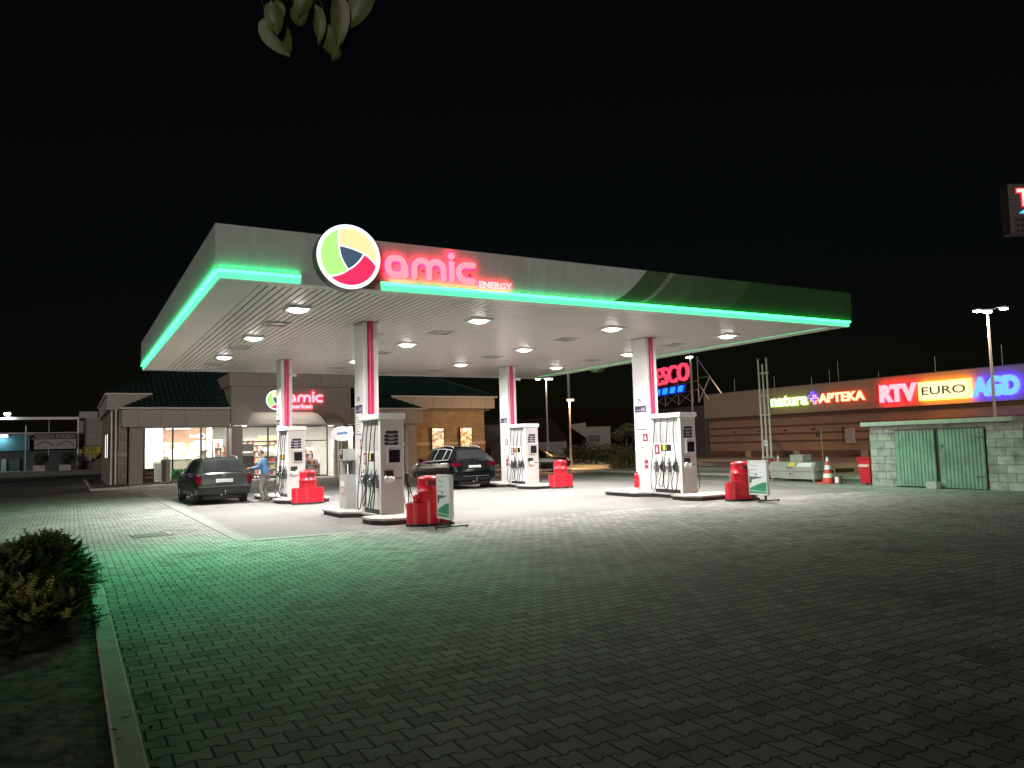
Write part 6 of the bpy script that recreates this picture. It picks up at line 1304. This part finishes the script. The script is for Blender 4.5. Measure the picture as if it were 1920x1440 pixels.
# ================================================================== CAR PARK, VERGE, FAR SIDE
b = MB(); b.box(26.21, 28.2, -10, 70, 0, .10); struct('verge_kerb', b, M_kerb)
b = MB(); b.quad((28.2, -20, .006), (54.9, -20, .006), (54.9, 90, .006), (28.2, 90, .006)); struct('car_park', b, slab_material('car_park_slab', (.26, .23, .20), 2.5, .2))
M_grassm = pm('dry_grass', (.10, .085, .035), .95, var=.5, scale=5)
b = MB(); b.box(30.2, 31.8, 24, 52, 0.007, .16); struct('grass_verge', b, M_grassm)
b = MB(); b.box(31.801, 31.95, 24, 52, .007, .19); b.box(30.05, 30.199, 24, 52, .007, .19); struct('verge_edge', b, M_kerb)
def leaf_mass(name, par, blobs, n, size, mt, seed=1, flat=.0, core=None, squash=1.0, long=1.6):
    """leaf-sized faces spread through several ellipsoids: (cx,cy,cz,rx,ry,rz)"""
    rnd = random.Random(seed); b = MB(); mats = mt if isinstance(mt, (list, tuple)) else [mt]
    tot = sum(q[3] * q[4] * q[5] for q in blobs) 
    for q in blobs:
        k = int(n * (q[3] * q[4] * q[5]) / tot)
        for _ in range(k):
            d = V((rnd.gauss(0, 1), rnd.gauss(0, 1), rnd.gauss(0, 1))).normalized(); r_ = rnd.random() ** .35
            p = V((q[0] + d.x * q[3] * r_, q[1] + d.y * q[4] * r_, q[2] + d.z * q[5] * r_))
            nz = mn.noise(p * 3.1); 
            if nz < -.28: continue
            if p.z < .02: continue
            u = V((rnd.gauss(0, 1), rnd.gauss(0, 1), rnd.gauss(0, .6))).normalized(); w = u.cross(d + V((rnd.gauss(0, .4), rnd.gauss(0, .4), rnd.gauss(0, .4)))).normalized()
            s_ = size * rnd.uniform(.6, 1.4); b.mat(mats[min(len(mats) - 1, max(0, int((nz + .35) * 1.4 * len(mats) + rnd.uniform(-.5, .5))))])
            b.add([p - u * s_ * long * .5, p + w * s_ * .35, p + u * s_ * long * .5, p - w * s_ * .35 + d * s_ * .15], [(0, 1, 2, 3)], False)
    return b.build(name, par)
G1 = pm('leaf_dark', (.030, .050, .012), .7, var=.3); G2 = pm('leaf_mid', (.06, .085, .02), .7, var=.3); G3 = pm('leaf_olive', (.12, .13, .03), .7, var=.3); G4 = pm('leaf_tan', (.16, .14, .05), .7, var=.3)
M_bark = pm('bark', (.10, .075, .055), .9, var=.3)
# foreground juniper
def juniper(lb, blobs, n, seed):
    t = thing('juniper_bush', lb, 'bush', (blobs[0][0], blobs[0][1], .04)); rnd = random.Random(seed); b = MB(); off = t.location
    mats = [pm('jun_dark', (.020, .030, .010), .8, var=.3), pm('jun_mid', (.045, .065, .018), .8, var=.3), pm('jun_lit_top', (.20, .21, .05), .8, var=.25)]
    tot = sum(q[3] * q[4] for q in blobs)
    for q in blobs:
        for _ in range(int(n * q[3] * q[4] / tot)):
            a = rnd.uniform(0, 2 * pi); e = rnd.random() ** .6; el_ = e * pi / 2
            d = V((cos(a) * cos(el_), sin(a) * cos(el_), sin(el_))); rr = .78 + .30 * rnd.random() + .20 * mn.noise(V((d.x * 2.5 + q[0], d.y * 2.5 + q[1], d.z * 2.5)))
            base = V((q[0] + d.x * q[3] * rr, q[1] + d.y * q[4] * rr, max(.05, q[2] + d.z * q[5] * rr)))
            dr = (V((d.x, d.y, d.z * .5 + .1)) + V((rnd.gauss(0, .35), rnd.gauss(0, .35), rnd.gauss(0, .22)))).normalized(); ln = rnd.uniform(.10, .24)
            sd = dr.cross(V((rnd.gauss(0, .3), rnd.gauss(0, .3), 1))).normalized(); up = sd.cross(dr)
            mi = 2 if (rnd.random() < .6 and d.z > .5 and rr > .86) else (1 if rnd.random() < .5 else 0)  # light on the bush top is put into the spray colour
            b.mat(mats[mi])
            for k in range(7):      # a feathery spray
                s0 = k / 7; p = base + dr * ln * s0 - up * 0.02 * s0 * s0; l2 = ln * .38 * (1 - s0 * .7)
                for sg in (-1, 1):
                    tip = p + dr * l2 * .8 + sd * sg * l2 * .75 + up * rnd.uniform(-.01, .015)
                    b.add([p, p + dr * l2 * .30 + sd * sg * .010, tip, p + dr * l2 * .55 - sd * sg * .004], [(0, 1, 2, 3)], False)
    o = b.build('foliage', t); o.location = -off
    b = MB()
    for _ in range(26):
        q = rnd.choice(blobs); a = rnd.uniform(0, 2 * pi); b.tube([(q[0], q[1], .03), (q[0] + cos(a) * q[3] * .4, q[1] + sin(a) * q[4] * .4, q[5] * .5), (q[0] + cos(a) * q[3] * .75, q[1] + sin(a) * q[4] * .75, q[5] * .62)], [.02, .014, .007], 5)
    o = b.build('stem', t, M_bark); o.location = -off
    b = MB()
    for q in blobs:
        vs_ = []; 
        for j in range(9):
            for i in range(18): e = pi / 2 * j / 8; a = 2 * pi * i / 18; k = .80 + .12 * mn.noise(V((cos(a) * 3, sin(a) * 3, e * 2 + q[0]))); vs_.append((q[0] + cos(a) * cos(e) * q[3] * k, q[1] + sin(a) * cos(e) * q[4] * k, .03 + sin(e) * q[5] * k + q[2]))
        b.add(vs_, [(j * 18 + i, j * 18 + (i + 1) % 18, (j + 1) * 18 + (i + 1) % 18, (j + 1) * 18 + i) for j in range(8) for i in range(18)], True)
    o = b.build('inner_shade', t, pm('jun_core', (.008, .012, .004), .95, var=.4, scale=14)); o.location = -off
    return t
juniper('dense dark juniper bush with tops coloured as lit spilling over the kerb at lower left', [(-.60, 9.0, 0, .74, 1.3, .60), (-.36, 10.7, 0, .62, 1.1, .57), (-1.5, 9.8, 0, 1.1, 1.5, .66), (-.30, 8.3, 0, .50, .6, .42), (-.22, 11.6, 0, .46, .8, .50)], 10000, 4)
# leaves hanging in at the top of the picture
t = thing('hanging_branch', 'branch tip with pale green leaves hanging in at the top of the view', 'branch', (.325, 1.262, 2.412))
rt, up_ = V((.871, -.491, 0)), V((0, 0, 1)); fw = V((.49, .87, 0))
M_lf = pm('lime_leaf', (.10, .12, .035), .5, var=.25, scale=20)
tips = [((-.050, -.070), 190, .050, .030), ((-.033, -.098), 208, .068, .050), ((.000, -.060), 165, .045, .028), ((.026, -.088), 182, .055, .024), ((.056, -.122), 168, .062, .030), ((.048, -.105), 190, .055, .03), ((.084, -.078), 150, .075, .040), ((.070, -.112), 178, .075, .034), ((-.062, -.052), 178, .045, .03), ((-.010, -.045), 200, .04, .03)]
rnd = random.Random(5); tw = MB(); tw.tube([(0, 0, .09), tuple(-rt * .5 + up_ * .25 - fw * .3), tuple(-rt * 1.2 + up_ * .45 - fw * .9), tuple(-rt * 2.0 + up_ * .3 - fw * 1.6)], [.004, .008, .016, .03], 7)
LOC = t.location.copy()
for i, ((tx, tz), ang, ln, wd) in enumerate(tips):
    ln *= 1.2; wd *= 1.0; tx = tx * .88 + .004; tz += .010
    tip = rt * tx + up_ * tz + fw * rnd.uniform(-.03, .03); a = R(ang); d = (rt * -sin(a) + up_ * cos(a)).normalized()     # towards tip
    d = (d + fw * rnd.uniform(-.25, .25)).normalized(); root = tip - d * ln; sd = d.cross(fw).normalized(); sd = (sd + fw * rnd.uniform(-.35, .35)).normalized(); nn = sd.cross(d)
    b = MB(); vs_ = []; m_ = 12
    for j in range(m_ + 1):
        s_ = j / m_; w = wd * .5 * 2.75 * (s_ ** .55) * (1 - s_) * (1 + .05 * (j % 2))
        c = root + d * ln * s_ + nn * .008 * sin(pi * s_)
        for k in (-1, -.5, 0, .5, 1): vs_.append(c + sd * w * k + nn * (.006 * abs(k) - .0015 * (j % 2) * abs(k)))
    b.add(vs_, [(j * 5 + k, j * 5 + k + 1, (j + 1) * 5 + k + 1, (j + 1) * 5 + k) for j in range(m_) for k in range(4)], True)
    b.build('leaf', t, M_lf)
    tw.tube([tuple(root), tuple(root - d * .02 + up_ * .01), tuple(root * .5 + up_ * .05), (0, 0, .09)], .0009, 5)
tw.build('twig', t, M_bark)
# hedges, bushes, tree beyond the car park
def bush(name, lb, blobs, n, size, mats, seed, cat='bush', grp=None):
    t = thing(name, lb, cat, (blobs[0][0], blobs[0][1], 0), 0, grp); o = leaf_mass('foliage', t, blobs, n, size, mats, seed); o.location = -t.location
    rnd = random.Random(seed); b = MB()
    for q in blobs: b.tube([(q[0], q[1], 0), (q[0] + rnd.uniform(-.2, .2), q[1], q[2])], .04, 6)
    o = b.build('stem', t, M_bark); o.location = -t.location
    return t
bush('clipped_hedge', 'wide olive hedge beyond the car park behind the orange lamp', [(33.9, 50.6, .7, 1.0, .9, .85), (35.2, 50.0, .8, 1.2, .9, .95), (36.6, 49.4, .8, 1.2, .9, .9), (38.0, 48.8, .6, .9, .8, .8)], 4200, .13, [G1, G2, G3, G4], 11, 'hedge')
bush('low_bush', 'low olive bush on the verge left of the number 6 column', [(29.6, 38.8, .4, .9, .8, .55), (30.5, 38.2, .45, .8, .7, .62)], 2200, .09, [G1, G3, G4], 12)
bush('small_hedge', 'small tan bushes beyond the dark hatchback roof', [(31.2, 53.2, .6, 1.2, .8, .7), (32.4, 52.4, .6, .9, .8, .7)], 1600, .12, [G1, G3, G4], 13)
t = thing('small_tree', 'thin small tree with open crown left of the number 6 column', 'tree', (40.5, 52.3, 0))
b = MB()
for k, (x, y, z) in enumerate(((-.5, .2, 2.2), (.1, 0, 2.6), (.6, -.3, 2.3), (.3, .3, 2.0), (-.2, -.2, 2.4))): b.tube([(0.06 * k - .1, 0, 0), (x * .3, y * .3, .9), (x * .7, y * .7, 1.6), (x, y, z)], [.06, .045, .03, .012], 6)
b.build('trunk', t, M_bark); leaf_mass('crown', t, [(-.6, .2, 2.3, .7, .6, .55), (.2, 0, 2.7, .8, .7, .6), (.8, -.4, 2.2, .6, .6, .5)], 1100, .14, [G1, pm('leaf_greybrown', (.11, .09, .07), .8, var=.3)], 14)
# dark tree belt very far right of the shop
# house beyond
t = thing('far_house', 'dark roofed house with a row of small windows beyond the car park', 'house', (51, 82, 0), R(-29))
MB().box(-8, 2.6, 0, 7, 0, 2.05).build('wall', t, pm('house_wall', (.35, .32, .30), .8)); b = MB()
b.add([(-8.6, -.5, 2.0), (3.0, -.5, 2.0), (3.0, 7.5, 2.0), (-8.6, 7.5, 2.0), (-8.6, 3.5, 5.0), (1.0, 3.5, 5.0)], [(0, 1, 5, 4), (2, 3, 4, 5), (1, 2, 5), (3, 0, 4), (0, 3, 2, 1)]); b.build('roof', t, pm('house_roof', (.035, .022, .02), .9))
for x in (-7, -5.2, -3.4, -1.6, 0, 1.4): o = MB().box(x, x + .7, -.06, -.001, .9, 1.75).build('window', t, pm('house_window', (.01, .01, .012), .2)); MB().box(x - .05, x + .75, -.09, -.061, .84, .9).build('sill', o, M_white)
t = thing('gabled_house', 'pale block house with a part gable behind the olive hedge', 'house', (54.3, 79.5, 0), R(-29)); MB().box(.9, 3.9, 0, 6, 0, 3.6).build('wall', t, pm('house_wall', None)); b = MB(); b.prism([(-1.4, 3.95), (.85, 4.2), (.85, 2.3)], 0, .3, frame((0, -.2, 0), (1, 0, 0), (0, 0, 1))); b.build('gable', t, pm('house_wall', None)); MB().box(1.0, 2.6, -.05, -.001, 1.8, 2.6).build('window', t, pm('house_window', None)); MB().box(.85, 4.0, -.1, 6.1, 3.601, 3.68).build('roof', t, M_dgrey)
t = thing('row_house', 'long dim house glimpsed between the shop and the rear column', 'house', (30.6, 62.5, 0), R(-20)); MB().box(-3.5, 6.0, 0, 6, 0, 2.1).build('wall', t, pm('house_wall2', (.22, .19, .18), .8))
b = MB(); b.add([(-4, -.5, 2.1), (6.4, -.5, 2.1), (6.4, 6.5, 2.1), (-4, 6.5, 2.1), (-4, 3, 3.6), (5, 3, 3.6)], [(0, 1, 5, 4), (2, 3, 4, 5), (1, 2, 5), (3, 0, 4), (0, 3, 2, 1)]); b.build('roof', t, pm('house_roof', None))
for x in (-2.2, -.4, 1.4, 3.2, 4.9): MB().box(x, x + .75, -.06, -.001, .7, 1.5).build('window', t, pm('house_window', None))
# ================================================================== LEFT BACKGROUND
b = MB(); b.box(-60, 6, 83, 110, 0, .45); struct('raised_terrace', b, M_walk)
b = MB(); b.quad((-30, 73, .008), (.8, 73, .008), (.8, 79, .008), (-30, 79, .008)); struct('access_road', b, pm('tarmac', (.06, .06, .06), .9, var=.2))
t = thing('steel_gateway', 'pale steel frame with long white beam and thin posts in front of the market stall', 'gateway', (-3, 84.5, .45))
MB().box(-22, 3.62, -.1, .1, 4.74, 4.98).build('beam', t, M_white); MB().box(-22, 3.5, -.05, .05, 3.46, 3.56).build('lower_rail', t, M_grey)
b = MB(); b.cyl((3.58, 0, 0), (3.58, 0, 4.73), .08, n=8); b.build('post', t, M_white)
for x in (-.62, 1.2, -8, -14): MB().cyl((x, 0, 0), (x, 0, 4.2 if x < 0 else 4.7), .06 if x < 0 else .03, n=8).build('post', t, M_grey)
t = thing('flood_light', 'small bluish-white lamp on top of the long white beam', 'lamp', (-5.1, 84.5, 5.43)); MB().cyl((0, 0, 0), (0, 0, .22), .05, n=8).build('stem', t, M_white); MB().box(-.25, .25, -.15, .15, .221, .42).build('lamp_glass', t, em('lamp_blue', (.85, .88, 1), 14), bevel=.03)
area('flood', (0, -.2, .3), (R(40), 0, 0), .4, .3, 60, (.8, .85, 1), t)
t = thing('market_hall', 'teal lit market hall with glazed stalls at the far left', 'hall', (-12, 89, .45))
MB().box(-12, 8.5, 0, .3, 1.95, 3.4).build('teal_wall', t, pm('teal_wall', (.04, .12, .14), .7)); MB().box(-12, 13.4, .0, .3, 3.401, 3.55).build('cornice', t, M_dgrey); MB().box(-12, 13.4, .4, .6, 0, 1.9).build('dark_front', t, pm('dark_front', (.03, .045, .045), .6)); MB().box(-12, 13.5, .31, 8, 3.0, 3.2).build('roof', t, M_dgrey)
rnd = random.Random(8)
for k in range(9): x = -1.6 + k * 1.12; w = rnd.uniform(.35, .75); h = rnd.uniform(1.0, 1.75); MB().box(x, x + w, .1, .39, 0, h).build('stall_panel', t, pm('stall_%d' % (k % 3), ((.12, .17, .16), (.22, .27, .25), (.05, .06, .06))[k % 3], .6))
t = thing('tube_lamp', 'short bright tube lamp at the left edge under the beam', 'lamp', (-5.95, 88.6, 3.75)); MB().box(-.9, .65, 0, .08, 0, .14).build('tube', t, em('tube_cold', (.75, .95, 1), 9)); MB().box(-.95, .7, .081, .14, -.02, .2).build('case', t, M_white)
area('tube_light', (-.2, -.15, -.1), (R(35), 0, 0), 1.6, .15, 45, (.55, .9, 1), t)
t = thing('banner', 'white double banner with dark top stripe reading POLSKA POLSKA', 'banner', (-2.96, 84.2, 2.3)); f = frame((0, 0, 0), (1, 0, 0), (0, 0, 1))
MB().prism([(0, .15), (3.38, .15), (3.38, 1.05), (0, 1.05)], 0, .03, f).build('cloth', t, pm('banner_white', (.34, .34, .34), .8)); MB().prism([(0, 1.051), (3.38, 1.051), (3.38, 1.62), (0, 1.62)], 0, .03, f).build('top_stripe', t, pm('banner_dark', (.09, .065, .07), .8))
b = MB(); put_text(b, 'POLSKA', f, .12, 1.14, 1.45, .36, .02, .01, .031); put_text(b, 'POLSKA', f, 1.75, 1.14, 1.5, .36, .02, .01, .031); b.build('letters', t, pm('banner_letters', (.30, .29, .30), .7))
b = MB()
for x in (.15, 1.85): stroke(b, f, [(x + 1.4 * q / 10, .45 + .38 * sin(pi * q / 10)) for q in range(11)], .10, .031, .036)
b.build('arch_print', t, pm('banner_dark', None))
for k, (x, lb) in enumerate(((-2.5, 'dark shrub standing in the left grey planter box'), (-.45, 'dark shrub standing in the right grey planter box'))):
    tt = thing('planter_box', ('left', 'right')[k] + ' of two grey concrete planter boxes below the banner', 'planter', (x, 83.4, .45)); MB().box(-.48, .48, -.25, .25, 0, .52).build('box', tt, M_concrete, bevel=.01); MB().box(-.42, .42, -.2, .2, .521, .54).build('soil', tt, M_black)
    tt = thing('potted_shrub', lb, 'shrub', (x + .2, 83.5, .98)); leaf_mass('foliage', tt, [(0, 0, .55, .62, .4, .62)], 700, .12, [G1], 20 + k); MB().cyl((0, 0, 0), (0, 0, .6), .03, n=6).build('stem', tt, M_bark)
t = thing('drive_in_hut', 'pale panelled hut wall with flat roof beside the shop', 'hut', (1.8, 85.3, .45))
MB().box(-1.15, 1.1, 0, 4, 2.25, 4.95).build('panel_wall', t, brickm('hut_panel', (.30, .27, .26), (.28, .26, .25), (.18, .16, .16), 1.1, .55, .02, 'XZ', 0, var=.05)); MB().box(-1.15, 1.1, .3, 4, 0, 2.249).build('lower_wall', t, pm('hut_lower', (.14, .12, .11), .8)); MB().box(-1.15, .4, .5, 4, 4.951, 5.55).build('roof_box', t, M_cladding)
t = thing('yellow_sign', 'dim yellow sign reading DRI on the panelled hut', 'sign', (.72, 85.2, 2.4)); f = frame((0, 0, 0), (1, 0, 0), (0, 0, 1)); MB().prism([(0, -.45), (1.8, -.45), (1.8, .22), (0, .22)], 0, .06, f).build('board', t, pm('sign_yellow', (.42, .36, .06), .6)); b = MB(); put_text(b, 'DRI', f, .45, -.32, .92, .46, .0, .01, .061); b.build('letters', t, M_black); MB().prism([(0, -1.15), (1.0, -1.15), (1.0, -.53), (0, -.53)], 0, .05, f).build('white_panel', t, pm('banner_white', None)); MB().prism([(1.02, -.9), (1.3, -.98), (1.7, -.5), (1.02, -.5)], 0, .05, f).build('yellow_arrow', t, pm('sign_yellow2', (.30, .22, .02), .6))
